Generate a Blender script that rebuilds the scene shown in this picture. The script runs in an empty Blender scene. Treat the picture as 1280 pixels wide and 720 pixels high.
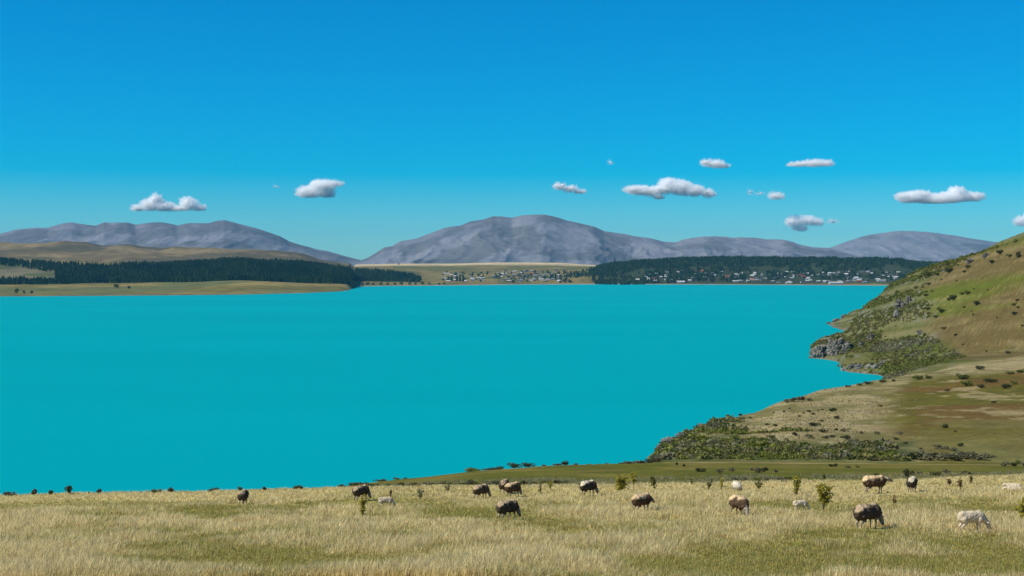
import bpy, bmesh, math, random
import numpy as np
from mathutils import Vector, Matrix, noise as mnoise

random.seed(7)
RNG = np.random.default_rng(11)
scene = bpy.context.scene
COL = scene.collection

# ------------------------------------------------------------------ camera
CAM_Z = 60.0
F = 1800.0                      # focal length in photo pixels (photo 1280 wide)
HORIZ = 336.0                   # row of the true horizon in the photo
PITCH = math.atan((360.0 - HORIZ) / F)
cam_data = bpy.data.cameras.new("camera")
cam_data.sensor_width = 36.0
cam_data.lens = 36.0 * F / 1280.0
cam_data.clip_start = 0.5
cam_data.clip_end = 120000.0
cam = bpy.data.objects.new("camera", cam_data)
cam.location = (0, 0, CAM_Z)
cam.rotation_euler = (math.radians(90) - PITCH, 0, 0)
COL.objects.link(cam)
scene.camera = cam

# ------------------------------------------------------------------ light
SUN_EL = math.radians(44)
SUN_AZ = math.atan2(-0.94, -0.28)            # from +Y towards +X
sun_dir = Vector((math.sin(SUN_AZ) * math.cos(SUN_EL), math.cos(SUN_AZ) * math.cos(SUN_EL), math.sin(SUN_EL)))
world = bpy.data.worlds.new("World")
scene.world = world
world.use_nodes = True
wt = world.node_tree
wt.nodes.clear()
w_out = wt.nodes.new("ShaderNodeOutputWorld")
w_bg = wt.nodes.new("ShaderNodeBackground")
w_sky = wt.nodes.new("ShaderNodeTexSky")
w_sky.sky_type = 'NISHITA'
w_sky.sun_disc = False
w_sky.sun_elevation = SUN_EL
w_sky.sun_rotation = SUN_AZ % (2 * math.pi)
w_sky.altitude = 700
w_sky.air_density = 1.0
w_sky.dust_density = 0.3
w_sky.ozone_density = 3.0
w_hsv = wt.nodes.new("ShaderNodeHueSaturation")
w_hsv.inputs["Hue"].default_value = 0.5
w_hsv.inputs["Saturation"].default_value = 1.5
w_hsv.inputs["Value"].default_value = 1.0
w_tint = wt.nodes.new("ShaderNodeVectorMath"); w_tint.operation = 'MULTIPLY'
w_tint.inputs[1].default_value = (0.68, 1.12, 1.38)
w_bg.inputs["Strength"].default_value = 0.073
wt.links.new(w_sky.outputs[0], w_tint.inputs[0])
wt.links.new(w_tint.outputs[0], w_hsv.inputs["Color"])
wt.links.new(w_hsv.outputs[0], w_bg.inputs["Color"])
wt.links.new(w_bg.outputs[0], w_out.inputs["Surface"])

sun_data = bpy.data.lights.new("sun", 'SUN')
sun_data.energy = 5.0
sun_data.angle = math.radians(0.5)
sun_data.color = (1.0, 0.93, 0.80)
sun = bpy.data.objects.new("sun", sun_data)
sun.rotation_euler = (-sun_dir).to_track_quat('-Z', 'Y').to_euler()
sun.location = (-50, 30, 200)
COL.objects.link(sun)

vs = scene.view_settings
vs.view_transform = 'Standard'
vs.look = 'None'
vs.gamma = 1.0
vs.exposure = 0.25
vs.use_curve_mapping = False
scene.cycles.volume_bounces = 24
scene.cycles.max_bounces = 26
scene.cycles.diffuse_bounces = 3
scene.cycles.transparent_max_bounces = 8

HAZE_DENSITY = 1.8e-5
HAZE_COLOR = (0.14, 0.48, 0.78, 1)

# ------------------------------------------------------------------ projection helpers
CT, ST = math.cos(PITCH), math.sin(PITCH)

def ray(px, py):
    """Direction (X/Y, Z/Y) of the photo pixel."""
    xc, yc = (px - 640.0) / F, -(py - 360.0) / F
    fy = CT + yc * ST
    return xc / fy, (yc * CT - ST) / fy

def z_at(py, Y):
    py = np.asarray(py, float)
    yc = -(py - 360.0) / F
    return CAM_Z + Y * (yc * CT - ST) / (CT + yc * ST)

def row_of(z, Y):
    s = (z - CAM_Z) / Y
    yc = (s * CT + ST) / (CT - s * ST)
    return 360.0 - F * yc

def col_u(px):
    return (px - 640.0) / F          # column X/Y (pitch is under one degree)

# ------------------------------------------------------------------ numpy noise
def _hash(ix, iy, seed):
    h = (ix.astype(np.int64) * 374761393 + iy.astype(np.int64) * 668265263 + seed * 974634533) & 0x7fffffff
    h = ((h ^ (h >> 13)) * 1274126177) & 0x7fffffff
    return ((h ^ (h >> 16)) & 0xffffff) / float(0xffffff)

def vnoise(x, y, seed=0):
    x = np.asarray(x, float); y = np.asarray(y, float)
    ix, iy = np.floor(x), np.floor(y)
    fx, fy = x - ix, y - iy
    fx = fx * fx * fx * (fx * (fx * 6 - 15) + 10); fy = fy * fy * fy * (fy * (fy * 6 - 15) + 10)
    a = _hash(ix, iy, seed); b = _hash(ix + 1, iy, seed)
    c = _hash(ix, iy + 1, seed); d = _hash(ix + 1, iy + 1, seed)
    return (a * (1 - fx) + b * fx) * (1 - fy) + (c * (1 - fx) + d * fx) * fy

def fbm(x, y, seed=0, octv=4, gain=0.5):
    s = 0; a = 1; t = 0
    for k in range(octv):
        ang = 0.6 * k
        xr = x * math.cos(ang) - y * math.sin(ang); yr = x * math.sin(ang) + y * math.cos(ang)
        s = s + a * vnoise(xr * 2 ** k + 17.3 * k, yr * 2 ** k - 9.1 * k, seed + k); t += a; a *= gain
    return s / t

def ridged(x, y, seed=0, octv=4):
    s = 0; a = 1; t = 0
    for k in range(octv):
        s = s + a * (1 - np.abs(2 * vnoise(x * 2 ** k + 5.7 * k, y * 2 ** k + 3.3 * k, seed + k) - 1)); t += a; a *= 0.5
    return s / t

def smooth(a, b, x):
    t = np.clip((np.asarray(x, float) - a) / (b - a), 0, 1)
    return t * t * (3 - 2 * t)

def mixc(c, d, t):
    t = np.asarray(t)[..., None]
    return np.asarray(c) * (1 - t) + np.asarray(d) * t

# ------------------------------------------------------------------ object helpers
def make_mesh(name, verts, faces, colors=None, mat=None, shade_smooth=False):
    verts = np.asarray(verts, np.float32); faces = np.asarray(faces, np.int32)
    me = bpy.data.meshes.new(name)
    n, k = faces.shape
    me.vertices.add(len(verts)); me.vertices.foreach_set("co", verts.ravel())
    me.loops.add(n * k); me.loops.foreach_set("vertex_index", faces.ravel())
    me.polygons.add(n)
    me.polygons.foreach_set("loop_start", np.arange(0, n * k, k, dtype=np.int32))
    me.polygons.foreach_set("loop_total", np.full(n, k, np.int32))
    me.polygons.foreach_set("use_smooth", np.full(n, bool(shade_smooth)))
    me.update(calc_edges=True)
    if colors is not None:
        set_colors(me, colors)
    if mat: me.materials.append(mat)
    return me

def set_colors(me, colors):
    c = np.ones((len(me.vertices), 4), np.float32); c[:, :3] = colors
    at = me.color_attributes.new("cover", 'FLOAT_COLOR', 'POINT')
    at.data.foreach_set("color", c.ravel())

def link(name, me, parent=None, loc=None, rz=0.0, scale=None):
    o = bpy.data.objects.new(name, me)
    COL.objects.link(o)
    if parent is not None: o.parent = parent
    if loc is not None: o.location = loc
    if rz: o.rotation_euler = (0, 0, rz)
    if scale is not None: o.scale = (scale,) * 3 if not hasattr(scale, '__len__') else scale
    return o

def tag(o, label, cat, group=None, kind=None):
    o["label"] = label; o["category"] = cat
    if group: o["group"] = group
    if kind: o["kind"] = kind
    return o

def structure(o, label=None):
    o["kind"] = "structure"
    if label: o["label"] = label
    return o

# ------------------------------------------------------------------ materials
def new_mat(name):
    m = bpy.data.materials.new(name); m.use_nodes = True
    m.node_tree.nodes.clear()
    return m, m.node_tree.nodes, m.node_tree.links

def attr_mat(name, detail=((1.0, 0.35),), bump=None, rough=0.95, transl=0.0, spec=0.1, coords="Object"):
    """Vertex colour 'cover' times a few scales of noise; optional bump and translucency."""
    m, N, L = new_mat(name)
    out = N.new("ShaderNodeOutputMaterial")
    at = N.new("ShaderNodeVertexColor"); at.layer_name = "cover"
    tc = N.new("ShaderNodeTexCoord")
    col = at.outputs["Color"]
    for sc, amt in detail:
        nz = N.new("ShaderNodeTexNoise"); nz.inputs["Scale"].default_value = sc
        nz.inputs["Detail"].default_value = 5; nz.inputs["Roughness"].default_value = 0.65
        L.new(tc.outputs[coords], nz.inputs["Vector"])
        mr = N.new("ShaderNodeMapRange")
        mr.inputs["From Min"].default_value = 0.3; mr.inputs["From Max"].default_value = 0.7
        mr.inputs["To Min"].default_value = 1 - amt; mr.inputs["To Max"].default_value = 1 + amt
        L.new(nz.outputs["Fac"], mr.inputs["Value"])
        mx = N.new("ShaderNodeVectorMath"); mx.operation = 'SCALE'
        L.new(col, mx.inputs[0]); L.new(mr.outputs["Result"], mx.inputs["Scale"])
        col = mx.outputs[0]
    b = N.new("ShaderNodeBsdfPrincipled")
    b.inputs["Roughness"].default_value = rough
    b.inputs["Specular IOR Level"].default_value = spec
    L.new(col, b.inputs["Base Color"])
    if bump:
        nz = N.new("ShaderNodeTexNoise"); nz.inputs["Scale"].default_value = bump[0]
        nz.inputs["Detail"].default_value = 6
        L.new(tc.outputs[coords], nz.inputs["Vector"])
        bp = N.new("ShaderNodeBump"); bp.inputs["Strength"].default_value = bump[1]
        bp.inputs["Distance"].default_value = bump[2]
        L.new(nz.outputs["Fac"], bp.inputs["Height"]); L.new(bp.outputs[0], b.inputs["Normal"])
    sh = b.outputs[0]
    if transl:
        t = N.new("ShaderNodeBsdfTranslucent"); L.new(col, t.inputs["Color"])
        mxs = N.new("ShaderNodeMixShader"); mxs.inputs[0].default_value = transl
        L.new(sh, mxs.inputs[1]); L.new(t.outputs[0], mxs.inputs[2]); sh = mxs.outputs[0]
    L.new(sh, out.inputs["Surface"])
    return m

def noise_mat(name, c1, c2, scale, rough=0.9, bump=None, transl=0.0, vary=0.0, pos=(0.38, 0.62), spec=0.2):
    m, N, L = new_mat(name)
    out = N.new("ShaderNodeOutputMaterial")
    tc = N.new("ShaderNodeTexCoord")
    nz = N.new("ShaderNodeTexNoise"); nz.inputs["Scale"].default_value = scale
    nz.inputs["Detail"].default_value = 6; nz.inputs["Roughness"].default_value = 0.6
    L.new(tc.outputs["Object"], nz.inputs["Vector"])
    cr = N.new("ShaderNodeValToRGB")
    cr.color_ramp.elements[0].position = pos[0]; cr.color_ramp.elements[1].position = pos[1]
    cr.color_ramp.elements[0].color = (*c1, 1); cr.color_ramp.elements[1].color = (*c2, 1)
    L.new(nz.outputs["Fac"], cr.inputs[0])
    col = cr.outputs[0]
    if vary:
        oi = N.new("ShaderNodeObjectInfo")
        mr = N.new("ShaderNodeMapRange"); mr.inputs["To Min"].default_value = 1 - vary; mr.inputs["To Max"].default_value = 1 + vary
        L.new(oi.outputs["Random"], mr.inputs["Value"])
        vm = N.new("ShaderNodeVectorMath"); vm.operation = 'SCALE'
        L.new(col, vm.inputs[0]); L.new(mr.outputs[0], vm.inputs["Scale"]); col = vm.outputs[0]
    b = N.new("ShaderNodeBsdfPrincipled")
    b.inputs["Roughness"].default_value = rough; b.inputs["Specular IOR Level"].default_value = spec
    L.new(col, b.inputs["Base Color"])
    if bump:
        n2 = N.new("ShaderNodeTexNoise"); n2.inputs["Scale"].default_value = bump[0]; n2.inputs["Detail"].default_value = 6
        L.new(tc.outputs["Object"], n2.inputs["Vector"])
        bp = N.new("ShaderNodeBump"); bp.inputs["Strength"].default_value = bump[1]; bp.inputs["Distance"].default_value = bump[2]
        L.new(n2.outputs["Fac"], bp.inputs["Height"]); L.new(bp.outputs[0], b.inputs["Normal"])
    sh = b.outputs[0]
    if transl:
        t = N.new("ShaderNodeBsdfTranslucent"); L.new(col, t.inputs["Color"])
        ms = N.new("ShaderNodeMixShader"); ms.inputs[0].default_value = transl
        L.new(sh, ms.inputs[1]); L.new(t.outputs[0], ms.inputs[2]); sh = ms.outputs[0]
    L.new(sh, out.inputs["Surface"])
    return m

M_ground = attr_mat("pasture_ground", detail=((0.9, 0.30), (0.12, 0.22)), bump=(1.6, 0.6, 0.25))
M_far = attr_mat("far_country", detail=((0.02, 0.22), (0.005, 0.2)), bump=(0.02, 0.5, 8.0))
M_grass = attr_mat("grass_blade", detail=(), rough=0.7, transl=0.50, spec=0.15)
M_leaf = attr_mat("leaf", detail=(), rough=0.6, transl=0.45, spec=0.25)
M_shrub = attr_mat("shrub_leaf", detail=(), rough=0.7, transl=0.35, spec=0.2)
M_conifer = attr_mat("conifer_needles", detail=(), rough=0.9, transl=0.0, spec=0.05)
M_twig = noise_mat("twig", (0.06, 0.045, 0.03), (0.13, 0.10, 0.07), 20)
M_rock = noise_mat("rock", (0.060, 0.056, 0.050), (0.25, 0.225, 0.18), 0.5, bump=(1.2, 1.0, 0.6))
M_palerock = noise_mat("pale_rock", (0.10, 0.095, 0.085), (0.30, 0.28, 0.24), 1.5, bump=(4, 1.0, 0.2))
M_stone = noise_mat("pale_stone", (0.55, 0.50, 0.38), (0.72, 0.68, 0.55), 6, bump=(9, 0.6, 0.03))

# ------------------------------------------------------------------ near land: one height field
I = np.interp
def brow_row(px): return I(px, [-1500, 0, 300, 440, 640, 815, 1100, 1280, 2700], [636, 620.5, 614.5, 610.5, 607, 605, 601, 595, 577])
def lip_row(px): return I(px, [-1500, 0, 300, 430, 470, 540, 600, 670, 740, 820, 900, 1280, 2700], [700, 665, 640, 609, 602, 594.5, 587.5, 582.5, 580.5, 578.5, 578, 581, 572])
RIDGE_PX = [815, 822, 832, 850, 880, 900, 940, 960, 985, 1030, 1060, 1100, 1150, 1200, 1280, 1500, 2700]
RIDGE_ROW = [578, 566, 555, 546, 531, 521.5, 516, 508.5, 497, 487.5, 480.5, 474.5, 466.5, 458.5, 450, 430, 380]
CREST_PX = [1006, 1012, 1020, 1030, 1045, 1055, 1063, 1072, 1085, 1110, 1120, 1153, 1175, 1200, 1227, 1253, 1278, 1400, 2700]
CREST_ROW = [452, 447, 431, 424, 420, 417, 410, 391, 376, 360, 352, 338, 329.5, 322, 311.5, 299.5, 289.5, 242, 60]

def near_column(px):
    """Control points (Y, z) of the land along one column."""
    P = [(1.0, CAM_Z - 1.7), (20.0, z_at(726, 20.0) - 0.9), (37.0, z_at(724, 37.0)), (57.0, z_at(661, 57.0))]
    br = brow_row(px); zb = z_at(br, 98.0)
    P.append((98.0, zb)); P.append((112.0, zb - 2.25))
    off = I(px, [300, 440, 1280], [14, -0.5, -0.8])
    P.append((132.0, z_at(br + off, 132.0)))
    lp = lip_row(px); zl = z_at(lp, 230.0)
    P.append((230.0, zl))
    P.append((252.0, zl - I(px, [770, 832], [7.5, 1.0])))
    Yr = I(px, [790, 832, 880, 900, 960, 1030, 1100, 1200, 1280, 2700], [285, 300, 345, 360, 410, 470, 520, 545, 565, 620])
    if px < 812:
        P += [(310.0, I(zl, [0, 30], [-6, 6])), (420.0, -5.0), (700.0, -6.0)]
    else:
        zr = float(z_at(I(px, RIDGE_PX, RIDGE_ROW), Yr))
        z7 = zl - I(px, [770, 832], [7.5, 1.0])
        Ym = 252 * 0.5 + Yr * 0.5
        P.append((Ym, 0.5 * (z7 + zr) - I(px, [815, 900], [0, 0.4])))
        P.append((Yr, zr))
        P.append((Yr + 70.0, I(px, [820, 1080, 1105, 1150, 1200, 1280, 2700], [-5, -4, 5, 14, zr - 4, zr - 2, zr + 2])))
    # the steep hill
    if px < 1000:
        P += [(800.0, -6.0), (1000.0, -6.0), (1300.0, -6.0), (1565.0, -6.0)]
    else:
        Yb = I(px, [1000, 1012, 1035, 1049, 1056, 1100, 1150, 1200, 1280, 2700], [985, 968, 950, 928, 842, 815, 770, 710, 665, 690])
        zb2 = I(px, [1000, 1008, 1014, 1100, 1150, 1200, 1280, 2700], [-5, -3, 0.3, 1.5, 9, 17, 23, 40])
        Yc = I(px, [1000, 1030, 1063, 1072, 1110, 1153, 1200, 1253, 1280, 2700], [1000, 1010, 1060, 1080, 1075, 1020, 965, 905, 880, 850])
        zc = float(z_at(I(px, CREST_PX, CREST_ROW), Yc))
        if px < 1010: zc = -5.0
        Yb = min(Yb, Yc - 20)
        P.append((Yb - 7, min(zb2 - 0.5, I(px, [1090, 1115], [-3.0, zb2 - .5])))); P.append((Yb, zb2)); P.append((Yb + 8, zb2 + I(px, [1012, 1020, 1110, 1150], [0, 3.0, 3.0, 0.6])))
        P.append((Yb * 0.5 + Yc * 0.5, zb2 * 0.5 + zc * 0.5 + I(px, [1060, 1200], [0.5, 2.0])))
        P.append((Yc, zc))
        P.append((max(1300.0, Yc + 200), I(px, [1050, 1066, 1078, 1100, 1150, 1200, 2700], [-4, 1, 11, 20, 32, 40, 60])))
        P.append((1565.0, I(px, [1028, 1034, 1040, 1052, 1065, 1078, 1100, 1200], [-5, 0.2, 1.6, 4.6, 12, 15, 16, 16])))
    P.append((1800.0, -6.0)); P.append((1950.0, -7.0))
    return np.array(P, float)

NPX = np.concatenate([np.linspace(-1600, -120, 60), np.linspace(-110, 1390, 560), np.linspace(1400, 2700, 50)])
NY = np.concatenate([np.geomspace(1.2, 30, 40), np.geomspace(30.5, 1940, 760)])
ZN = np.zeros((len(NY), len(NPX)))
for j, p in enumerate(NPX):
    c = near_column(p)
    ZN[:, j] = np.interp(NY, c[:, 0], c[:, 1])
def blur(a, axis, k):
    for _ in range(k):
        a = (np.take(a, np.clip(np.arange(a.shape[axis]) - 1, 0, None), axis) + 2 * a +
             np.take(a, np.clip(np.arange(a.shape[axis]) + 1, None, a.shape[axis] - 1), axis)) / 4
    return a
ZN = blur(blur(ZN, 0, 3), 1, 2)
YY, PP = np.meshgrid(NY, NPX, indexing='ij')
XX = col_u(PP) * YY
amp_field = 0.16
ZN += amp_field * (fbm(XX / 9, YY / 9, 3, 4) - 0.5) * 2 * smooth(3, 30, YY) * (1 - smooth(95, 130, YY) * 0.0)
ZN += 0.8 * (fbm(XX / 26, YY / 26, 21, 4) - 0.5) * 2 * smooth(240, 290, YY) * (ZN > -3)
hillm = smooth(600, 760, YY) * smooth(990, 1030, PP)
gl = ridged(XX / 55 + 0.4 * fbm(XX / 40, YY / 40, 5), YY / 90, 31, 4)
left_face = 1 - smooth(1120, 1230, PP)
ZN += hillm * ((gl - 0.6) * (0.35 + 7.0 * left_face) + (fbm(XX / 12, YY / 12, 41, 3) - 0.5) * (0.3 + 2.7 * left_face)) * np.clip(ZN / 8, 0, 1)

def near_z(px, Y):
    """Bilinear height of the near land for column px and depth Y."""
    px = np.atleast_1d(np.asarray(px, float)); Y = np.atleast_1d(np.asarray(Y, float))
    i = np.clip(np.searchsorted(NY, Y) - 1, 0, len(NY) - 2); j = np.clip(np.searchsorted(NPX, px) - 1, 0, len(NPX) - 2)
    a = np.clip((Y - NY[i]) / (NY[i + 1] - NY[i]), 0, 1); b = np.clip((px - NPX[j]) / (NPX[j + 1] - NPX[j]), 0, 1)
    return (ZN[i, j] * (1 - a) * (1 - b) + ZN[i + 1, j] * a * (1 - b) + ZN[i, j + 1] * (1 - a) * b + ZN[i + 1, j + 1] * a * b)

def near_hit(px, py, Ymin=20, Ymax=1900):
    """First point of the near land that photo pixel (px, py) shows."""
    u, s = ray(px, py)
    Ys = np.geomspace(Ymin, Ymax, 3000)
    d = (CAM_Z + s * Ys) - near_z(np.full_like(Ys, 640 + u * F), Ys)
    k = np.argmax(d < 0)
    if not (d < 0).any(): k = int(np.argmin(np.abs(d)))
    return np.array([u * Ys[k], Ys[k], float(near_z(640 + u * F, Ys[k])[0])])

# ground cover colours (true colours of turf, dry grass, soil, scrub and stone)
STRAW = (0.44, 0.35, 0.13); GREEN = (0.22, 0.19, 0.04); BENCH = (0.088, 0.088, 0.006)
BEIGE = (0.25, 0.20, 0.090); BROWN = (0.112, 0.068, 0.015); OLIVE = (0.092, 0.082, 0.009)
SCRUB = (0.060, 0.075, 0.018); STONE = (0.15, 0.14, 0.115); SOIL = (0.10, 0.085, 0.05)
ROWS = row_of(ZN, YY)
n1 = fbm(XX / 14, YY / 22, 51, 4); n2 = fbm(XX / 4, YY / 7, 61, 4); n3 = fbm(XX / 60, YY / 60, 71, 4)

def greenness(X, Y):
    """How green (not yet dry) the pasture is: 0 straw .. 1 green."""
    a = fbm(X / 7.5, Y / 10, 81, 4); b = fbm(X / 2.2, Y / 3.0, 91, 3)
    g = smooth(0.40, 0.66, 0.55 * a + 0.45 * b)
    lush = smooth(5.5, 1.5, np.hypot((X - 14.2) / 1.6, (Y - 41.5)))
    return np.clip(g * (1 - 0.6 * smooth(70, 92, Y)) + 0.9 * lush * b * 1.6, 0, 1)

gcol = mixc(STRAW, GREEN, greenness(XX, YY))
bench = mixc(BENCH, (0.135, 0.112, 0.018), smooth(0.45, 0.65, n1))
bench = mixc(bench, BEIGE, 0.55 * smooth(0.52, 0.66, n2) * (1 - smooth(118, 160, YY)))
gcol = mixc(gcol, bench, smooth(108, 122, YY))
# pale farm track along the back of the bench
track = smooth(222, 225, YY) * (1 - smooth(228.5, 231, YY)) * smooth(800, 860, PP)
lipw = smooth(224, 227, YY) * (1 - smooth(236, 240, YY)) * (1 - smooth(780, 830, PP))
gcol = mixc(gcol, BEIGE, np.clip(0.75 * track + 0.7 * lipw, 0, 1))
# headland
head = mixc(BEIGE, (0.145, 0.125, 0.040), smooth(0.42, 0.62, n1))
head = mixc(head, (0.30, 0.25, 0.14), 0.6 * smooth(0.55, 0.68, n2))
rt = smooth(1085, 1150, PP + 60 * (n3 - 0.5)) * smooth(268, 292, YY + 40 * (n1 - 0.5)) * (1 - smooth(476, 505, YY + 50 * (n3 - .5)))
rightland = mixc(OLIVE, BROWN, smooth(0.40, 0.56, fbm(XX / 22, YY / 55, 15, 3)))
rightland = mixc(rightland, BEIGE, 0.85 * smooth(0.53, 0.62, 0.6 * fbm(XX / 16, YY / 20, 16, 4) + 0.4 * fbm(XX / 4, YY / 6, 116, 3)))
head = mixc(head, rightland, rt)
fr = smooth(1080, 1180, PP) * (1 - smooth(300, 330, YY))
head = mixc(head, mixc(OLIVE, (0.13, 0.12, 0.03), smooth(.4, .6, n1)), 0.8 * fr)
lo = 1 - smooth(262, 285, YY + 24 * (n1 - .5))
lf = 1 - smooth(895, 935, PP + 60 * (n3 - 0.5))
scr = np.clip(np.maximum(0.95 * lo * (1 - smooth(1130, 1160, PP)), 0.85 * lf * smooth(0.30, 0.5, n1)), 0, 1)
head = mixc(head, mixc(SCRUB, (0.13, 0.125, 0.045), smooth(.4, .65, n2)), scr)
gcol = mixc(gcol, head, smooth(231, 234, YY) * smooth(780, 815, PP))
gcol = mixc(gcol, mixc(SCRUB, STONE, smooth(.45, .6, n2)), smooth(238, 244, YY) * (1 - smooth(780, 815, PP)))
# steep hill: grassy flank to the right, scrub and stone on the lake face
VV = ZN * 2.4 + YY * 0.22
n1h = fbm(XX / 15, VV / 11, 251, 4); n2h = fbm(XX / 5, VV / 4, 261, 4)
hb = mixc((0.080, 0.092, 0.010), (0.100, 0.074, 0.024), smooth(0.47, 0.64, fbm(XX / 45, VV / 30, 17, 4) + 0.10 * smooth(60, 30, np.abs(ROWS - 345)) + 0.07 * smooth(26, 8, np.abs(ROWS - 412)) - 0.13 * smooth(18, 5, np.abs(ROWS - 388))))
hb = mixc(hb, BEIGE, 0.35 * smooth(0.55, 0.68, n2h))
edge = I(ROWS, [285, 300, 320, 345, 370, 395, 420, 440, 455, 470], [1300, 1262, 1205, 1160, 1150, 1165, 1160, 1190, 1205, 1160])
face = smooth(18, -18, PP - edge + 40 * (n1h - 0.5))
fcol = mixc((0.058, 0.072, 0.010), (0.095, 0.092, 0.026), smooth(0.40, 0.6, n1h))
fcol = mixc(fcol, (0.19, 0.165, 0.08), 0.45 * smooth(0.54, 0.64, fbm(XX / 12, VV / 8, 18, 4)))
fcol = mixc(fcol, (0.17, 0.155, 0.135), 0.8 * smooth(0.58, 0.66, fbm(XX / 8, VV / 5, 19, 4)))
hb = mixc(hb, fcol, face)
hb = mixc(hb, STONE, smooth(1.2, 0.3, ZN + 2 * (n2h - .5)))
gcol = mixc(gcol, hb, smooth(590, 640, YY))
gcol = mixc(gcol, mixc(STONE, SOIL, n2), smooth(0.7, 0.1, ZN) * (YY > 240))

def grid_faces(nr, nc):
    a = np.arange(nr * nc).reshape(nr, nc)
    return np.stack([a[:-1, :-1], a[:-1, 1:], a[1:, 1:], a[1:, :-1]], -1).reshape(-1, 4)

me = make_mesh("ground", np.stack([XX, YY, ZN], -1).reshape(-1, 3), grid_faces(*ZN.shape), gcol.reshape(-1, 3), M_ground, True)
structure(link("ground", me), "dry pasture with a green bench, beige headland and steep hill above the lake")

# ------------------------------------------------------------------ lake
m, N, L = new_mat("glacial_water")
out = N.new("ShaderNodeOutputMaterial"); tc = N.new("ShaderNodeTexCoord")
mp = N.new("ShaderNodeMapping"); mp.inputs["Scale"].default_value = (0.0012, 0.0032, 1)
L.new(tc.outputs["Object"], mp.inputs["Vector"])
nz = N.new("ShaderNodeTexNoise"); nz.inputs["Scale"].default_value = 1.0; nz.inputs["Detail"].default_value = 5
L.new(mp.outputs[0], nz.inputs["Vector"])
cr = N.new("ShaderNodeValToRGB")
cr.color_ramp.elements[0].position = 0.3; cr.color_ramp.elements[1].position = 0.7
cr.color_ramp.elements[0].color = (0.0, 0.262, 0.302, 1); cr.color_ramp.elements[1].color = (0.0, 0.290, 0.332, 1)
L.new(nz.outputs["Fac"], cr.inputs[0])
df = N.new("ShaderNodeBsdfDiffuse"); L.new(cr.outputs[0], df.inputs["Color"])
gs = N.new("ShaderNodeBsdfGlossy"); gs.inputs["Roughness"].default_value = 0.25; gs.inputs["Color"].default_value = (0.8, 0.9, 1, 1)
mp2 = N.new("ShaderNodeMapping"); mp2.inputs["Scale"].default_value = (0.16, 0.3, 0.3); L.new(tc.outputs["Object"], mp2.inputs["Vector"])
n2_ = N.new("ShaderNodeTexNoise"); n2_.inputs["Scale"].default_value = 1.0; n2_.inputs["Detail"].default_value = 4; L.new(mp2.outputs[0], n2_.inputs["Vector"])
bp = N.new("ShaderNodeBump"); bp.inputs["Strength"].default_value = 0.35; bp.inputs["Distance"].default_value = 0.5
L.new(n2_.outputs["Fac"], bp.inputs["Height"]); L.new(bp.outputs[0], gs.inputs["Normal"]); L.new(bp.outputs[0], df.inputs["Normal"])
mx = N.new("ShaderNodeMixShader"); mx.inputs[0].default_value = 0.025
L.new(df.outputs[0], mx.inputs[1]); L.new(gs.outputs[0], mx.inputs[2]); L.new(mx.outputs[0], out.inputs["Surface"])
lx = np.linspace(-11000, 11000, 23); ly = np.linspace(-400, 12000, 25)
gy, gx = np.meshgrid(ly, lx, indexing='ij')
me = make_mesh("lake", np.stack([gx, gy, np.zeros_like(gx)], -1).reshape(-1, 3), grid_faces(*gx.shape), None, m)
structure(link("lake", me), "flat turquoise glacial lake")

# ------------------------------------------------------------------ far shore
def shore_row(px): return I(px, [-900, 0, 100, 200, 300, 380, 425, 437, 444, 470, 560, 640, 750, 900, 1000, 1110, 2100],
                            [371.5, 370.5, 370, 369.3, 368.3, 366.3, 364.3, 362.8, 358.3, 357.6, 356.8, 355.8, 355.3, 355.8, 356.3, 357, 358])
def far_column(px):
    sr = shore_row(px)
    Ys = CAM_Z * F / (sr - HORIZ)
    P = [(Ys - 160, -4.0), (Ys, 0.0)]
    if px < 441:
        top = I(px, [-900, 0, 100, 200, 250, 300, 330, 360, 380, 400, 430, 441], [357, 357.5, 358, 356.5, 354, 352, 353, 355, 357.5, 358.8, 360.5, 361.5])
        Yt = Ys + I(px, [-900, 300, 441], [800, 700, 90])
        P += [(Ys + 20, 1.5), (Yt, float(z_at(top, Yt))), (4500, float(z_at(I(px, [-900, 0, 300, 400, 441], [354, 356, 350, 352, 353]), 4500)))]
        g3 = I(px, [-900, 0, 100, 200, 300, 400, 441], [322, 328, 333, 333.5, 328, 334, 339])
        P.append((5300, float(z_at(g3, 5300))))
        P.append((5900, float(z_at(g3 - 3, 5900))))
        cr = I(px, [-900, -300, 0, 50, 80, 110, 130, 150, 165, 185, 200, 260, 320, 345, 370, 385, 400, 441],
               [308, 306, 303.5, 302.3, 302.3, 305, 307, 305.3, 306, 309, 312, 311, 312, 314, 317, 321, 326, 332])
        P += [(7600, float(z_at(cr, 7600))), (9500, float(z_at(cr + 6, 9500))), (11000, 60)]
    else:
        P += [(Ys + 25, 1.2), (Ys + 120, float(z_at(sr - 2.4, Ys + 120)))]
        w = float(smooth(690, 770, px))
        mid = I(px, [441, 470, 500, 515, 527, 560, 640, 740], [339.5, 340, 343.5, 346, 350, 347, 344, 343])
        z6a = float(z_at(mid, 6100)); z6b = float(z_at(I(px, [740, 770, 800, 850, 900, 1000, 1100, 1150, 1300, 2100], [335, 331, 328, 325, 323.5, 324.5, 325, 328, 330, 330]), 6250))
        P.append((5650, float(z_at(I(px, [441, 525, 560, 740, 900, 1110], [349, 351.5, 351, 350, 348.5, 349]), 5650))))
        P.append((6150, z6a * (1 - w) + z6b * w))
        P.append((7600, (1 - w) * float(z_at(I(px, [441, 560, 640, 740], [335, 334.5, 334, 335]), 7600)) + w * float(z_at(334, 7600))))
        P.append((9200, float(z_at(I(px, [441, 500, 560, 600, 640, 700, 740, 800, 2100], [331, 329.5, 329.5, 328.3, 327.6, 328.8, 331, 334, 336]), 9200))))
        P.append((11000, 55))
    return np.array(P, float)

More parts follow.
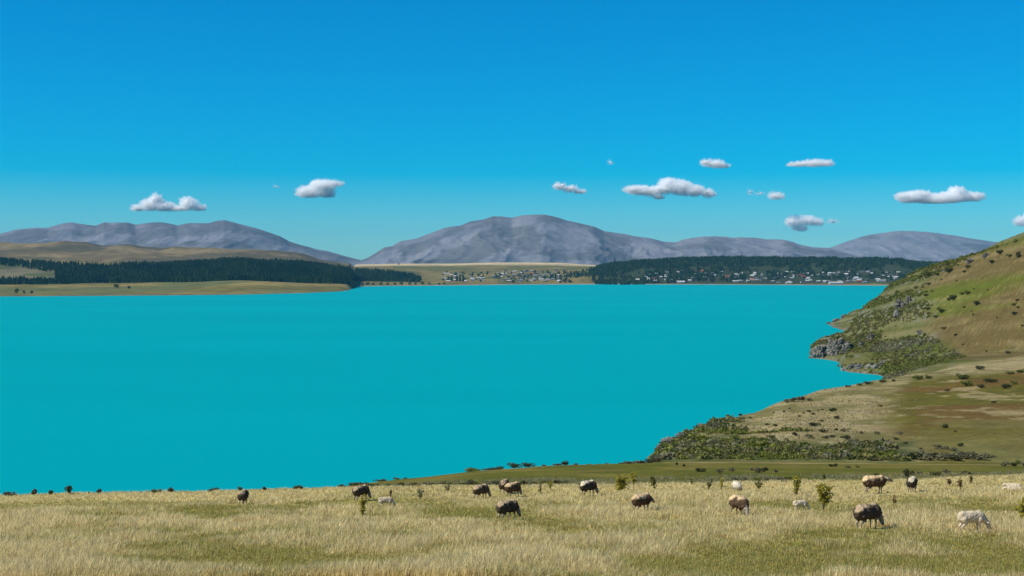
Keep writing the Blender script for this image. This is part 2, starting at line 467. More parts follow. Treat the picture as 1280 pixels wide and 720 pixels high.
FPX = np.concatenate([np.linspace(-900, -30, 40), np.linspace(-24, 1300, 500), np.linspace(1320, 2100, 20)])
FY = np.concatenate([np.linspace(2900, 6600, 240), np.linspace(6640, 11000, 90)])
ZF = np.zeros((len(FY), len(FPX)))
for j, p in enumerate(FPX):
    c = far_column(p); ZF[:, j] = np.interp(FY, c[:, 0], c[:, 1])
ZF = blur(ZF, 1, 1)
FYY, FPP = np.meshgrid(FY, FPX, indexing='ij'); FXX = col_u(FPP) * FYY
ZF += (ridged(FXX / 420, FYY / 700, 7, 4) - 0.6) * 38 * smooth(6000, 7000, FYY) * (1 - smooth(420, 450, FPP)) + (fbm(FXX / 160, FYY / 160, 9, 3) - .5) * np.clip(ZF, 0, 8)
FROW = row_of(ZF, FYY)
def far_z(px, Y):
    px = np.atleast_1d(np.asarray(px, float)); Y = np.atleast_1d(np.asarray(Y, float))
    i = np.clip(np.searchsorted(FY, Y) - 1, 0, len(FY) - 2); j = np.clip(np.searchsorted(FPX, px) - 1, 0, len(FPX) - 2)
    a = np.clip((Y - FY[i]) / (FY[i + 1] - FY[i]), 0, 1); b = np.clip((px - FPX[j]) / (FPX[j + 1] - FPX[j]), 0, 1)
    return (ZF[i, j] * (1 - a) * (1 - b) + ZF[i + 1, j] * a * (1 - b) + ZF[i, j + 1] * (1 - a) * b + ZF[i + 1, j + 1] * a * b)
def far_hit(px, py, Ymin=2950, Ymax=10900):
    u, s = ray(px, py)
    Ys = np.linspace(Ymin, Ymax, 4000)
    d = (CAM_Z + s * Ys) - np.maximum(far_z(np.full_like(Ys, 640 + u * F), Ys), 0.3)
    k = int(np.argmax(d < 0)) if (d < 0).any() else int(np.argmin(np.abs(d)))
    return np.array([u * Ys[k], Ys[k], float(far_z(640 + u * F, Ys[k])[0])])

fn1 = fbm(FXX / 120, FYY / 220, 101, 4); fn2 = fbm(FXX / 300, FYY / 500, 111, 4)
fc = mixc((0.130, 0.110, 0.022), (0.20, 0.155, 0.045), smooth(.4, .6, fn1))
fc = mixc(fc, (0.10, 0.11, 0.035), 0.8 * smooth(.5, .62, fn2) * (FYY < 4600))
tan = mixc((0.125, 0.092, 0.040), (0.185, 0.138, 0.062), smooth(.42, .6, fn1))
tan = mixc(tan, (0.07, 0.062, 0.03), 0.8 * smooth(.5, .62, fn2))
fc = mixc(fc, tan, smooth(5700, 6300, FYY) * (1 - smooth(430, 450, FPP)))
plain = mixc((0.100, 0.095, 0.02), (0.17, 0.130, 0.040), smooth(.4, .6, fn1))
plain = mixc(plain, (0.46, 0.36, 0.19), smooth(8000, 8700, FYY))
fc = mixc(fc, plain, smooth(438, 448, FPP))
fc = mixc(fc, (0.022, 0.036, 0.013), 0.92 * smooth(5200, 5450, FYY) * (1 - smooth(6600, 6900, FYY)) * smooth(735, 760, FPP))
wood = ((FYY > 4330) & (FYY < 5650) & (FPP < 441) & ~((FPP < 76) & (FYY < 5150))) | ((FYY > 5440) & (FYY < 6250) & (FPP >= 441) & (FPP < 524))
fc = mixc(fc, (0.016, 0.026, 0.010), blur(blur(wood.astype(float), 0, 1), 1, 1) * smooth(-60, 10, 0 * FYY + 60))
fc = mixc(fc, mixc((0.075, 0.085, 0.028), (0.13, 0.115, 0.06), smooth(.4, .6, fn1)), ((FPP < 72) & (FYY > 4500) & (FYY < 5300)).astype(float))
fc = mixc(fc, mixc((0.27, 0.22, 0.14), (0.13, 0.115, 0.06), smooth(455, 430, FPP)), smooth(3.0, 1.0, ZF) * 0.9)
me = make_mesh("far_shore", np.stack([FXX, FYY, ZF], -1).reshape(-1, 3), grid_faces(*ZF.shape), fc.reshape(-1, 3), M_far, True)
structure(link("far_shore", me), "grassy spit, plain and low tan hills across the lake")

# ------------------------------------------------------------------ mountains
M_mount = attr_mat("mountain_scree", detail=((0.006, 0.10), (0.02, 0.12)), bump=(0.008, 0.45, 30.0))
def mountain(name, label, prof, Yc, depth, seed, amp, lo=None, hi=None):
    prof = np.array(prof, float)
    px = np.arange(prof[0, 0], prof[-1, 0] + 0.1, 1.6)
    crest = np.interp(px, prof[:, 0], prof[:, 1])
    zc = z_at(crest, Yc)
    t = np.concatenate([np.linspace(0, 1, 110), np.linspace(1.02, 1.6, 18)])
    T, P = np.meshgrid(t, px, indexing='ij')
    ZC = np.broadcast_to(zc, T.shape)
    Yc_v = Yc + 500 * (fbm(px / 60, px * 0, seed + 50, 3) - .5) * 0
    Y = Yc - depth + depth * T
    X = col_u(P) * Y
    # a crest traced once keeps its height at its own distance; slopes fall to the plain in front and behind
    s = np.clip(T, 0, 1)
    shape = 0.25 * s + 0.75 * s ** 1.7
    back = np.clip((T - 1) / 0.6, 0, 1)
    Z = 20 + (ZC - 20) * shape * (1 - 0.8 * back)
    w = np.sin(np.pi * np.clip(T, 0, 1)) ** 0.8 * np.clip((ZC - 60) / 250, 0.1, 1)
    wx = X + 380 * (fbm(X / 900, Y / 900, seed + 9, 3) - .5)
    Z = Z + w * amp * (ridged(wx / 520, Y / 2600, seed, 4) - 0.62) * 2.4 + w * amp * 0.5 * (ridged(wx / 210, Y / 1000, seed + 2, 3) - .6) + w * amp * 0.3 * (fbm(X / 260, Y / 300, seed + 3, 4) - .5) * 2
    Z = Z + (fbm(X / 110, Y / 110, seed + 4, 3) - .5) * 9
    k1 = fbm(X / 700, Y / 900, seed + 5, 4); k2 = ridged(wx / 330, Y / 1500, seed + 6, 4)
    c = mixc((0.138, 0.138, 0.158), (0.172, 0.167, 0.185), smooth(.38, .62, k1))  # scree greys with the blue of distant haze mixed into the colour
    c = mixc(c, (0.20, 0.195, 0.205), 0.6 * smooth(.72, .9, k2))
    c = mixc(c, (0.070, 0.068, 0.062), 0.6 * smooth(.5, .62, fbm(X / 500, Y / 700, seed + 8, 4)))
    me = make_mesh(name, np.stack([X, Y, Z], -1).reshape(-1, 3), grid_faces(*Z.shape), c.reshape(-1, 3), M_mount, True)
    structure(link(name, me), label)

mountain("mountains", "long bare mauve mountain range on the left horizon",
 [(-700, 300), (-300, 288), (-60, 285), (0, 292), (20, 287), (45, 284.5), (60, 285), (80, 279), (90, 278), (100, 279.5), (112, 281), (120, 282), (130, 278), (140, 278.5), (160, 278), (170, 281), (180, 279.5), (195, 278), (205, 278), (215, 280), (222, 282), (235, 279), (250, 279), (262, 278.5), (272, 276), (280, 275), (290, 277), (300, 280), (320, 285), (335, 290), (350, 295), (362, 302), (380, 307), (395, 311.5), (410, 314), (420, 317), (435, 321), (445, 323.5), (460, 327), (500, 333)], 16500, 4200, 200, 56)
mountain("mountains", "broad bare grey mountain behind the lakeside village",
 [(430, 331), (452, 325), (460, 322), (470, 316), (480, 309.5), (490, 307.5), (500, 302), (520, 298), (540, 291), (555, 285), (575, 282), (588, 277), (605, 274), (615, 270.5), (625, 270), (640, 272), (650, 269.5), (665, 268), (680, 268), (695, 271), (710, 276), (725, 279.5), (742, 283), (755, 289), (770, 291), (785, 293.5), (800, 296), (815, 298), (830, 302), (845, 302.5), (852, 300), (860, 298), (880, 295.5), (895, 295), (915, 297), (925, 296.5), (940, 297), (960, 299), (980, 299.5), (990, 302), (1000, 306), (1015, 308.5), (1035, 310), (1050, 314), (1080, 322), (1120, 330)], 15500, 4000, 300, 58)
mountain("mountains", "low rounded pale mauve mountain behind the forest on the right",
 [(1000, 320), (1020, 313), (1040, 309), (1055, 303), (1070, 298), (1085, 293.5), (1100, 291.5), (1115, 289.5), (1125, 288.5), (1145, 289), (1160, 290), (1180, 292.5), (1200, 295.5), (1220, 299), (1240, 302), (1280, 307), (1500, 318), (1900, 322)], 20500, 4000, 400, 42)

# ------------------------------------------------------------------ haze: the air between the camera and the mountains
m, N, L = new_mat("haze_air")
out = N.new("ShaderNodeOutputMaterial"); pv = N.new("ShaderNodeVolumePrincipled")
pv.inputs["Color"].default_value = HAZE_COLOR; pv.inputs["Density"].default_value = HAZE_DENSITY
L.new(pv.outputs[0], out.inputs["Volume"])
bm = bmesh.new(); bmesh.ops.create_cube(bm, size=1.0)
for v in bm.verts:
    v.co = Vector((v.co.x * 36000, 12500 + v.co.y * 26000, 357 + v.co.z * 736))
me = bpy.data.meshes.new("haze"); bm.to_mesh(me); bm.free(); me.materials.append(m)
hz = link("haze", me); tag(hz, "thin blue haze over the lake and distant mountains", "haze", kind="stuff")

# ------------------------------------------------------------------ small builders
def rot_basis(n, rng):
    q = rng.normal(size=(n, 4)); q /= np.linalg.norm(q, axis=1)[:, None]
    w, x, y, z = q.T
    a = np.stack([1 - 2 * (y * y + z * z), 2 * (x * y + w * z), 2 * (x * z - w * y)], -1)
    b = np.stack([2 * (x * y - w * z), 1 - 2 * (x * x + z * z), 2 * (y * z + w * x)], -1)
    return a, b

def leaf_cloud(centers, size, cols, rng, jitter=0.4):
    """A rhombic leaf card at each centre: (verts, faces, colors)."""
    n = len(centers); a, b = rot_basis(n, rng)
    s = size * (1 + jitter * rng.uniform(-1, 1, n))[:, None]
    V = np.stack([centers - a * s, centers + b * s * 0.55, centers + a * s, centers - b * s * 0.55], 1).reshape(-1, 3)
    Fc = np.arange(4 * n).reshape(n, 4)
    return V, Fc, np.repeat(cols, 4, 0)

def shrub_mesh(name, rng, base, tip, w=1.0, h=1.0, n=260, leaf=0.13, lobes=5, mat=None):
    """A bush: several leafy lobes about a metre across with gaps between, standing on z = 0."""
    pts = []; 
    for k in range(lobes):
        ang = rng.uniform(0, 6.28); r = rng.uniform(0.1, 0.42) * (k > 0)
        c = np.array([math.cos(ang) * r * w, math.sin(ang) * r * w, h * rng.uniform(0.28, 0.62)])
        R = np.array([0.30 * w, 0.30 * w, 0.32 * h]) * rng.uniform(0.6, 1.1)
        m_ = n // lobes
        d = rng.normal(size=(m_, 3)); d /= np.linalg.norm(d, axis=1)[:, None]
        pts.append(c + d * R * (rng.uniform(0.35, 1.0, (m_, 1)) ** 0.5) * rng.uniform(0.8, 1.15, (m_, 1)))
    pts = np.concatenate(pts); pts[:, 2] = np.abs(pts[:, 2])
    t = np.clip(rng.uniform(0, 1, len(pts)) * 0.6 + 0.4 * vnoise(pts[:, 0] * 4 / w, pts[:, 1] * 4 / w + 9, 4), 0, 1)
    V, Fc, C = leaf_cloud(pts, leaf, mixc(base, tip, t), rng)
    return make_mesh(name, V, Fc, C, mat or M_shrub)

def hull_blob(parts, voxel, smooth_it=2, disp=0.0, freq=4.0, name="body", shade=True):
    """Joins ellipsoids and tapered limbs into one continuous surface (voxel remesh)."""
    bm = bmesh.new()
    for p in parts:
        if p[0] == 'e':
            _, c, r, rot = p
            M = Matrix.Translation(c) @ rot.to_4x4() @ Matrix.Diagonal((*r, 1))
            bmesh.ops.create_icosphere(bm, subdivisions=3, radius=1.0, matrix=M)
        else:
            _, a, b, ra, rb = p
            a = Vector(a); b = Vector(b); d = b - a; q = d.to_track_quat('Z', 'Y').to_matrix().to_4x4()
            bmesh.ops.create_cone(bm, cap_ends=True, segments=14, radius1=ra, radius2=rb, depth=d.length, matrix=Matrix.Translation((a + b) / 2) @ q)
            for c, r in ((a, ra), (b, rb)):
                bmesh.ops.create_icosphere(bm, subdivisions=2, radius=r, matrix=Matrix.Translation(c))
    me0 = bpy.data.meshes.new(name); bm.to_mesh(me0); bm.free()
    ob = bpy.data.objects.new("tmp_" + name, me0); COL.objects.link(ob)
    md = ob.modifiers.new("r", 'REMESH'); md.mode = 'VOXEL'; md.voxel_size = voxel
    ms = ob.modifiers.new("s", 'SMOOTH'); ms.factor = 0.5; ms.iterations = smooth_it
    dg = bpy.context.evaluated_depsgraph_get(); dg.update()
    me = bpy.data.meshes.new_from_object(ob.evaluated_get(dg))
    me.name = name
    bpy.data.objects.remove(ob); bpy.data.meshes.remove(me0)
    if disp:
        nrm = [v.normal.copy() for v in me.vertices]
        for v, nn in zip(me.vertices, nrm):
            p = v.co * freq
            k = mnoise.noise(p) * 0.55 + mnoise.noise(p * 2.3) * 0.35 + mnoise.noise(p * 5.1) * 0.2
            v.co += nn * (k * disp)
    for pl in me.polygons: pl.use_smooth = shade
    return me

def E(c, r, pitch=0.0, yaw=0.0):
    return ('e', Vector(c), r, (Matrix.Rotation(yaw, 3, 'Z') @ Matrix.Rotation(pitch, 3, 'Y')))

def lerp_pts(a, b, t): return tuple(np.array(a) * (1 - t) + np.array(b) * t)

# ------------------------------------------------------------------ far forests
def conifer_arrays(rng, h=1.0, r=0.22, tiers=5, sides=6):
    """Ragged spruce of height h: drooping star-shaped tiers."""
    V = []; Fc = []
    for k in range(tiers):
        z0 = h * (0.10 + 0.78 * k / tiers); z1 = min(h, z0 + h * 0.36)
        rr = r * (1 - 0.82 * k / tiers) * rng.uniform(0.85, 1.15)
        b = len(V); off = rng.uniform(0, 6.28)
        for s in range(sides * 2):
            a = off + math.pi * s / sides
            q = rr * (1.0 if s % 2 == 0 else 0.55) * rng.uniform(0.8, 1.2)
            V.append((math.cos(a) * q, math.sin(a) * q, z0 + (0 if s % 2 == 0 else 0.05 * h) + rng.uniform(-.02, .02) * h))
        V.append((rng.uniform(-.02, .02) * r, rng.uniform(-.02, .02) * r, z1))
        for s in range(sides * 2): Fc.append((b + s, b + (s + 1) % (sides * 2), b + sides * 2))
    return np.array(V), np.array(Fc)

def broad_arrays(rng, h=1.0, w=0.75, n=90):
    pts = []
    for k in range(6):
        c = np.array([rng.uniform(-.17, .17) * w, rng.uniform(-.17, .17) * w, h * rng.uniform(.32, .70)])
        d = rng.normal(size=(n // 6, 3)); d /= np.linalg.norm(d, axis=1)[:, None]
        pts.append(c + d * np.array([.27 * w, .27 * w, .24 * h]) * rng.uniform(.6, 1.05, (n // 6, 1)))
    pts = np.concatenate(pts); pts[:, 2] = np.clip(pts[:, 2], 0.04, None)
    V, Fc, _ = leaf_cloud(pts, 0.10 * (w + h) / 2, np.zeros((len(pts), 3)), rng)
    return V, np.concatenate([Fc[:, [0, 1, 2]], Fc[:, [0, 2, 3]]])

def forest(name, label, px, Y, heights, cols, rng, spread=1.0, broad=0.0):
    X = col_u(px) * Y; Z = far_z(px, Y)
    protos = [conifer_arrays(rng, 1.0, 0.24 * spread, 4, 4) for _ in range(6)]
    bro = [broad_arrays(rng, 1.0, 0.8, 48) for _ in range(4)]
    Vs, Fs, Cs = [], [], []; base = 0
    isb = rng.uniform(size=len(X)) < broad
    for i in range(len(X)):
        V, Fc = (bro if isb[i] else protos)[rng.integers(4)]
        a = rng.uniform(0, 6.28); ca, sa = math.cos(a), math.sin(a); h = heights[i]
        W = np.empty_like(V)
        W[:, 0] = (V[:, 0] * ca - V[:, 1] * sa) * h + X[i]; W[:, 1] = (V[:, 0] * sa + V[:, 1] * ca) * h + Y[i]; W[:, 2] = V[:, 2] * h + Z[i] - 0.5
        Vs.append(W); Fs.append(Fc + base); base += len(V)
        Cs.append(np.broadcast_to(cols[i] * (1.7 if isb[i] else 1.0), (len(V), 3)) * rng.uniform(.75, 1.25, (len(V), 1)))
    me = make_mesh(name, np.concatenate(Vs), np.concatenate(Fs), np.concatenate(Cs), M_conifer)
    o = link(name, me); tag(o, label, "forest", kind="stuff"); return o

rg = np.random.default_rng(5)
def scatter_far(n, x0, x1, y0, y1, keep):
    px = rg.uniform(x0, x1, n); Y = rg.uniform(y0, y1, n)
    k = keep(px, Y, row_of(far_z(px, Y), Y)); return px[k], Y[k]

FT_PX = [-60, 0, 20, 40, 75, 100, 130, 160, 200, 240, 260, 280, 310, 330, 360, 395, 405, 430, 440, 470, 480, 500, 515, 524]
FT_ROW = [321, 321, 324, 325, 327, 328, 330, 328, 327, 325, 324, 321.5, 322, 324, 325, 326, 329, 333, 334, 334, 337, 339, 340, 346]
def keep_left(px, Y, r):
    front = I(px, [-100, 0, 110, 200, 270, 330, 385, 400, 441, 445, 490, 526], [4330, 4330, 4330, 4300, 4250, 4250, 4200, 4230, 4300, 5330, 5450, 5500])
    back = I(px, [-100, 0, 130, 300, 400, 441, 445, 526], [5700, 5650, 5500, 5800, 5700, 5600, 6300, 6300])
    top = r - 17.0 / Y * F
    lump = (px < 70 + 8 * (fbm(Y / 60, px * 0, 38, 2) - .5)) & (r < 351) & (r > 331.5 + 0.13 * px + 3 * (fbm(px / 6, Y * 0, 40, 2) - .5)) & (Y < 5300)
    return (Y > front) & (Y < back) & (top > I(px, FT_PX, FT_ROW) - 1.5) & ~lump
px, Y = scatter_far(21000, -90, 526, 4150, 6300, keep_left)
hh = rg.uniform(13, 22, len(px)) * (0.7 + 0.5 * fbm(px / 9, Y / 130, 33, 3))
cc = mixc((0.006, 0.020, 0.006), (0.026, 0.045, 0.010), rg.uniform(0, 1, len(px)) * smooth(.35, .6, fbm(px / 25, Y / 300, 34, 3)))
forest("conifer_forest", "dark conifer plantation behind the grassy spit on the left", px, Y, hh, cc, rg, 1.1, 0.06)

RT_PX = [690, 738, 760, 780, 800, 850, 905, 930, 1000, 1040, 1085, 1120, 1135, 1150, 1250]
RT_ROW = [336, 332, 327, 325, 322, 319.5, 318, 318.5, 319.5, 321, 321, 321.5, 325, 327, 329]
def keep_right(px, Y, r):
    top = r - 15.0 / Y * F
    town = (Y < 5950) & (px > 770) & (fbm(px / 14, Y / 120, 35, 3) < 0.46)
    clear = (fbm(px / 30, Y / 200, 36, 3) > 0.65) & (px > 1000)
    front = I(px, [690, 715, 735, 745, 775, 800, 830, 1110, 1250], [5950, 5800, 5750, 5560, 5420, 5440, 5620, 5620, 5600]) + 90 * (fbm(px / 5, px * 0, 39, 2) - .5)
    soft = (px > 745) | ((rg.uniform(size=len(px)) < smooth(685, 750, px) * .5) & (Y < 6200))
    return soft & (Y > front) & (top > I(px, RT_PX, RT_ROW) - 1.2) & ~town & ~clear
px, Y = scatter_far(22000, 690, 1250, 5380, 6750, keep_right)
hh = rg.uniform(11, 19, len(px)) * (0.75 + 0.5 * fbm(px / 9, Y / 130, 37, 3))
cc = mixc((0.006, 0.020, 0.006), (0.030, 0.048, 0.012), rg.uniform(0, 1, len(px)))
forest("hill_forest", "dark forest covering the hill above the right half of the village", px, Y, hh, cc, rg, 1.15, 0.22)

# single far trees
TREE_C = [make_mesh("conifer_tree", *conifer_arrays(rg, 1.0, 0.20, 6, 7), None, M_conifer) for _ in range(4)]
for t_ in TREE_C: set_colors(t_, mixc((0.012, 0.034, 0.020), (0.030, 0.056, 0.026), rg.uniform(0, 1, len(t_.vertices))))
TREE_B = [make_mesh("broadleaf_tree", *broad_arrays(rg, 1.0, 0.9, 150), None, M_conifer) for _ in range(4)]
for t_ in TREE_B: set_colors(t_, mixc((0.035, 0.062, 0.022), (0.080, 0.105, 0.035), rg.uniform(0, 1, len(t_.vertices))))
TREE_W = [make_mesh("willow_tree", *broad_arrays(rg, 1.0, 1.15, 190), None, M_conifer) for _ in range(4)]
for t_ in TREE_W: set_colors(t_, mixc((0.07, 0.088, 0.026), (0.13, 0.14, 0.045), rg.uniform(0, 1, len(t_.vertices))))

def far_tree(kind, px, py, h_px, label, group=None, protos=None, Y=None):
    p = far_hit(px, py) if Y is None else np.array([col_u(px) * Y, Y, far_z(px, Y)[0]])
    h = h_px * p[1] / F
    o = link(kind, protos[random.randrange(4)], None, (p[0], p[1], p[2] - 0.3), random.uniform(0, 6.28), h)
    return tag(o, label, "tree", group)

far_tree("conifer_tree", 768.5, 331, 11, "tall lone conifer rising above the crown of the forest hill", None, TREE_C, 6120)
far_tree("conifer_tree", 498.5, 333.5, 5, "small lone conifer on the skyline of the dry plain", None, TREE_C, 8600)
far_tree("conifer_tree", 437.5, 343, 11, "tall slender conifer at the lakeside end of the left plantation", None, TREE_C, 5300)
for x, y, h in ((21, 367.5, 8), (30, 367.5, 5), (40, 367.5, 6)):
    far_tree("willow_tree", x, y, h, {21: "largest dark tree at the waterline of the spit", 30: "middle low bush of three at the waterline of the spit", 40: "rightmost of three dark bushes at the waterline of the spit"}[x], None, TREE_B)
far_tree("broadleaf_tree", 146, 361.5, 8, "wide pale dome-shaped tree on the open grass of the spit", None, TREE_W)
far_tree("broadleaf_tree", 161.5, 361.5, 6, "small round dark tree standing alone on the open grass of the spit", None, TREE_B)
for i, x in enumerate((444, 452, 460, 468, 476, 484, 493, 502, 511, 520, 529, 538, 547, 556)):
    far_tree("willow_tree", x + random.uniform(-2, 2), shore_row(x) - 0.4, random.uniform(3.6, 5.6), "rounded olive willow at the water's edge below the plantation", "lakeside willows below the plantation", TREE_W)
for i in range(85):
    x = random.uniform(553, 735); far_tree("broadleaf_tree", x, random.uniform(341, 354), random.uniform(3, 5.5), "small rounded tree among the houses of the left half of the village", "garden trees in the left half of the village", TREE_B)
for x, y, h in ((565, 352, 8), (571, 353, 10), (575, 353, 11), (579, 353, 9), (688, 349, 7), (694, 350, 9), (700, 350, 8), (708, 350, 7), (741, 352, 9), (752, 353, 11)):
    far_tree("conifer_tree", x, y, h * 1.1, "dark conifer in a small clump by the left half of the village", "conifer clumps by the left half of the village", TREE_C)
for i in range(120):
    x = random.uniform(765, 1135); far_tree("broadleaf_tree", x, random.uniform(341, 353.5), random.uniform(3.4, 6.5), "dark rounded tree among the houses under the forest hill", "garden trees under the forest hill", TREE_B if random.random() < .6 else TREE_C)

# ------------------------------------------------------------------ village houses
def paint(name, c, r=0.6): return noise_mat(name, tuple(x * .9 for x in c), c, 0.6, rough=r)
WALLS = [paint("wall_white", (0.45, 0.43, 0.40)), paint("wall_cream", (0.28, 0.25, 0.19)), paint("wall_grey", (0.22, 0.22, 0.22)), paint("wall_timber", (0.16, 0.10, 0.06))]
ROOFS = {"white": paint("roof_white", (0.52, 0.52, 0.51)), "grey": paint("roof_grey", (0.22, 0.24, 0.27)), "dark": paint("roof_dark", (0.06, 0.065, 0.08)), "red": paint("roof_red", (0.40, 0.10, 0.06))}
M_glass = paint("window_glass", (0.03, 0.04, 0.05), 0.1)
def box_mesh(name, boxes, mat):
    V, Fc = [], []
    for (x0, x1, y0, y1, z0, z1) in boxes:
        b = len(V); V += [(x, y, z) for z in (z0, z1) for x, y in ((x0, y0), (x1, y0), (x1, y1), (x0, y1))]
        Fc += [(b, b + 3, b + 2, b + 1), (b + 4, b + 5, b + 6, b + 7)] + [(b + i, b + (i + 1) % 4, b + 4 + (i + 1) % 4, b + 4 + i) for i in range(4)]
    return make_mesh(name, V, Fc, None, mat)
def house_meshes(L_, W_, H_, R_):
    x, y = L_ / 2, W_ / 2
    V = [(-x, -y, -2), (x, -y, -2), (x, y, -2), (-x, y, -2), (-x, -y, H_), (x, -y, H_), (x, y, H_), (-x, y, H_), (-x, 0, H_ + R_), (x, 0, H_ + R_)]
    Fw = [[0, 1, 5, 4], [2, 3, 7, 6], [1, 2, 6, 5], [3, 0, 4, 7]]
    tri = [[4, 7, 8, 8], [6, 5, 9, 9]]
    bm = bmesh.new(); vv = [bm.verts.new(p) for p in V]
    for f in Fw: bm.faces.new([vv[i] for i in f])
    bm.faces.new([vv[7], vv[4], vv[8]]); bm.faces.new([vv[5], vv[6], vv[9]])
    wall = bpy.data.meshes.new("house"); bm.to_mesh(wall); bm.free()
    e = 0.6; d = 0.25
    bm = bmesh.new()
    for s in (-1, 1):
        q = [(-x - e, s * (y + e), H_ - e * R_ / y), (x + e, s * (y + e), H_ - e * R_ / y), (x + e, 0, H_ + R_ + .02), (-x - e, 0, H_ + R_ + .02)]
        lo_ = [bm.verts.new(p) for p in q]; hi_ = [bm.verts.new((p[0], p[1], p[2] + d)) for p in q]
        bm.faces.new(lo_[::-1] if s < 0 else lo_); bm.faces.new(hi_ if s < 0 else hi_[::-1])
        for i in range(4): bm.faces.new((lo_[i], lo_[(i + 1) % 4], hi_[(i + 1) % 4], hi_[i]))
    bmesh.ops.recalc_face_normals(bm, faces=bm.faces)
    roof = bpy.data.meshes.new("roof"); bm.to_mesh(roof); bm.free()
    return wall, roof
HOUSE = {}
def house(px, py, roofc, label, group, dims=None, rz=None, wall=None):
    dims = dims or random.choice([(13, 8, 3, 2.4), (16, 9, 3.2, 2.6), (11, 8, 5.4, 2.4), (18, 9, 3, 2)])
    wk = random.randrange(4) if wall is None else wall
    key = (dims, roofc, wk)
    if key not in HOUSE:
        w_, r_ = house_meshes(*dims); w_.materials.append(WALLS[wk]); r_.materials.append(ROOFS[roofc]); HOUSE[key] = (w_, r_)
    w_, r_ = HOUSE[key]
    p = far_hit(px, py)
    o = link("house", w_, None, (p[0], p[1], p[2]), random.uniform(-.5, .5) if rz is None else rz)
    link("roof", r_, o)
    return tag(o, label, "house", group)
def roof_pick(ws): return random.choices(["white", "grey", "dark", "red"], ws)[0]
RL = {"white": "white-roofed", "grey": "pale grey-roofed", "dark": "dark-roofed", "red": "red-roofed"}
def village(n, region, ws, where, group):
    done = []
    tries = 0
    while len(done) < n and tries < 4000:
        tries += 1
        x, y = region()
        if any(abs(x - a) < 4.2 and abs(y - b) < 1.1 for a, b in done): continue
        done.append((x, y)); rc = roof_pick(ws)
        house(x, y, rc, "small %s house %s" % (RL[rc], where), group)
U = random.uniform
village(22, lambda: (U(553, 625), U(344, 353)), (3, 3, 3, .2), "in the left end of the lakeside village", "houses at the left end of the village")
village(50, lambda: (U(622, 708), U(338.5, 353)), (2, 4, 4, .2), "in the dense middle of the lakeside village", "houses in the middle of the village")
village(55, lambda: (U(795, 945), U(339.5, 353)), (5, 3, 1, 1.6), "between trees below the forest hill", "houses between trees below the forest hill")
village(75, lambda: (U(945, 1128), U(340, 353.5)), (6, 3, 1.5, .8), "in the right end of the village by the grassy hill", "houses at the right end of the village")
big = [(1045, 355, "white", (52, 14, 5, 3), "longest white lodge at the water's edge of the village"), (852, 353.6, "white", (24, 12, 4, 4), "bright white boathouse standing alone on the shore below the forest hill"),
       (1039, 343.5, "white", (26, 12, 7, 3), "tall white hotel block above the long waterside lodge"), (986, 354.5, "white", (24, 10, 4, 2), "low white building at the water's edge left of the long lodge"),
       (1102, 352, "white", (34, 12, 5, 2), "white building beside dark conifers right of the long lodge"), (629, 343.5, "white", (30, 14, 5, 3), "large white shed at the middle of the village"),
       (558, 343.2, "white", (30, 12, 5, 2), "white barn at the left edge of the village"), (570, 343.2, "grey", (30, 12, 5, 2), "long pale grey barn beside the white barn at the village edge")]
for x, y, rc, dm, lb in big: house(x, y, rc, lb, None, dm, 0.05, 0)

# ------------------------------------------------------------------ clouds
m, N, L = new_mat("cloud_core")
out = N.new("ShaderNodeOutputMaterial")
d1 = N.new("ShaderNodeBsdfPrincipled"); d1.inputs["Base Color"].default_value = (0.96, 0.96, 0.96, 1); d1.inputs["Roughness"].default_value = 1.0
d1.inputs["Specular IOR Level"].default_value = 0.0; d1.inputs["Subsurface Weight"].default_value = 1.0
d1.inputs["Subsurface Radius"].default_value = (1, 1, 1); d1.inputs["Subsurface Scale"].default_value = 130.0
t1 = N.new("ShaderNodeBsdfTranslucent"); t1.inputs["Color"].default_value = (0.97, 0.97, 0.97, 1)
ms = N.new("ShaderNodeMixShader"); ms.inputs[0].default_value = 0.3
L.new(d1.outputs[0], ms.inputs[1]); L.new(t1.outputs[0], ms.inputs[2]); L.new(ms.outputs[0], out.inputs["Surface"])
M_cloud = m
def vapour(name, dens):
    m, N, L = new_mat(name); out = N.new("ShaderNodeOutputMaterial")
    pv = N.new("ShaderNodeVolumePrincipled"); pv.inputs["Color"].default_value = (0.99, 0.99, 0.99, 1); pv.inputs["Density"].default_value = dens
    pv.inputs["Anisotropy"].default_value = 0.0
    L.new(pv.outputs[0], out.inputs["Volume"]); return m
M_vap = vapour("cloud_vapour", 0.008); M_wisp = vapour("cloud_wisp", 0.0028)
CY = 32000.0
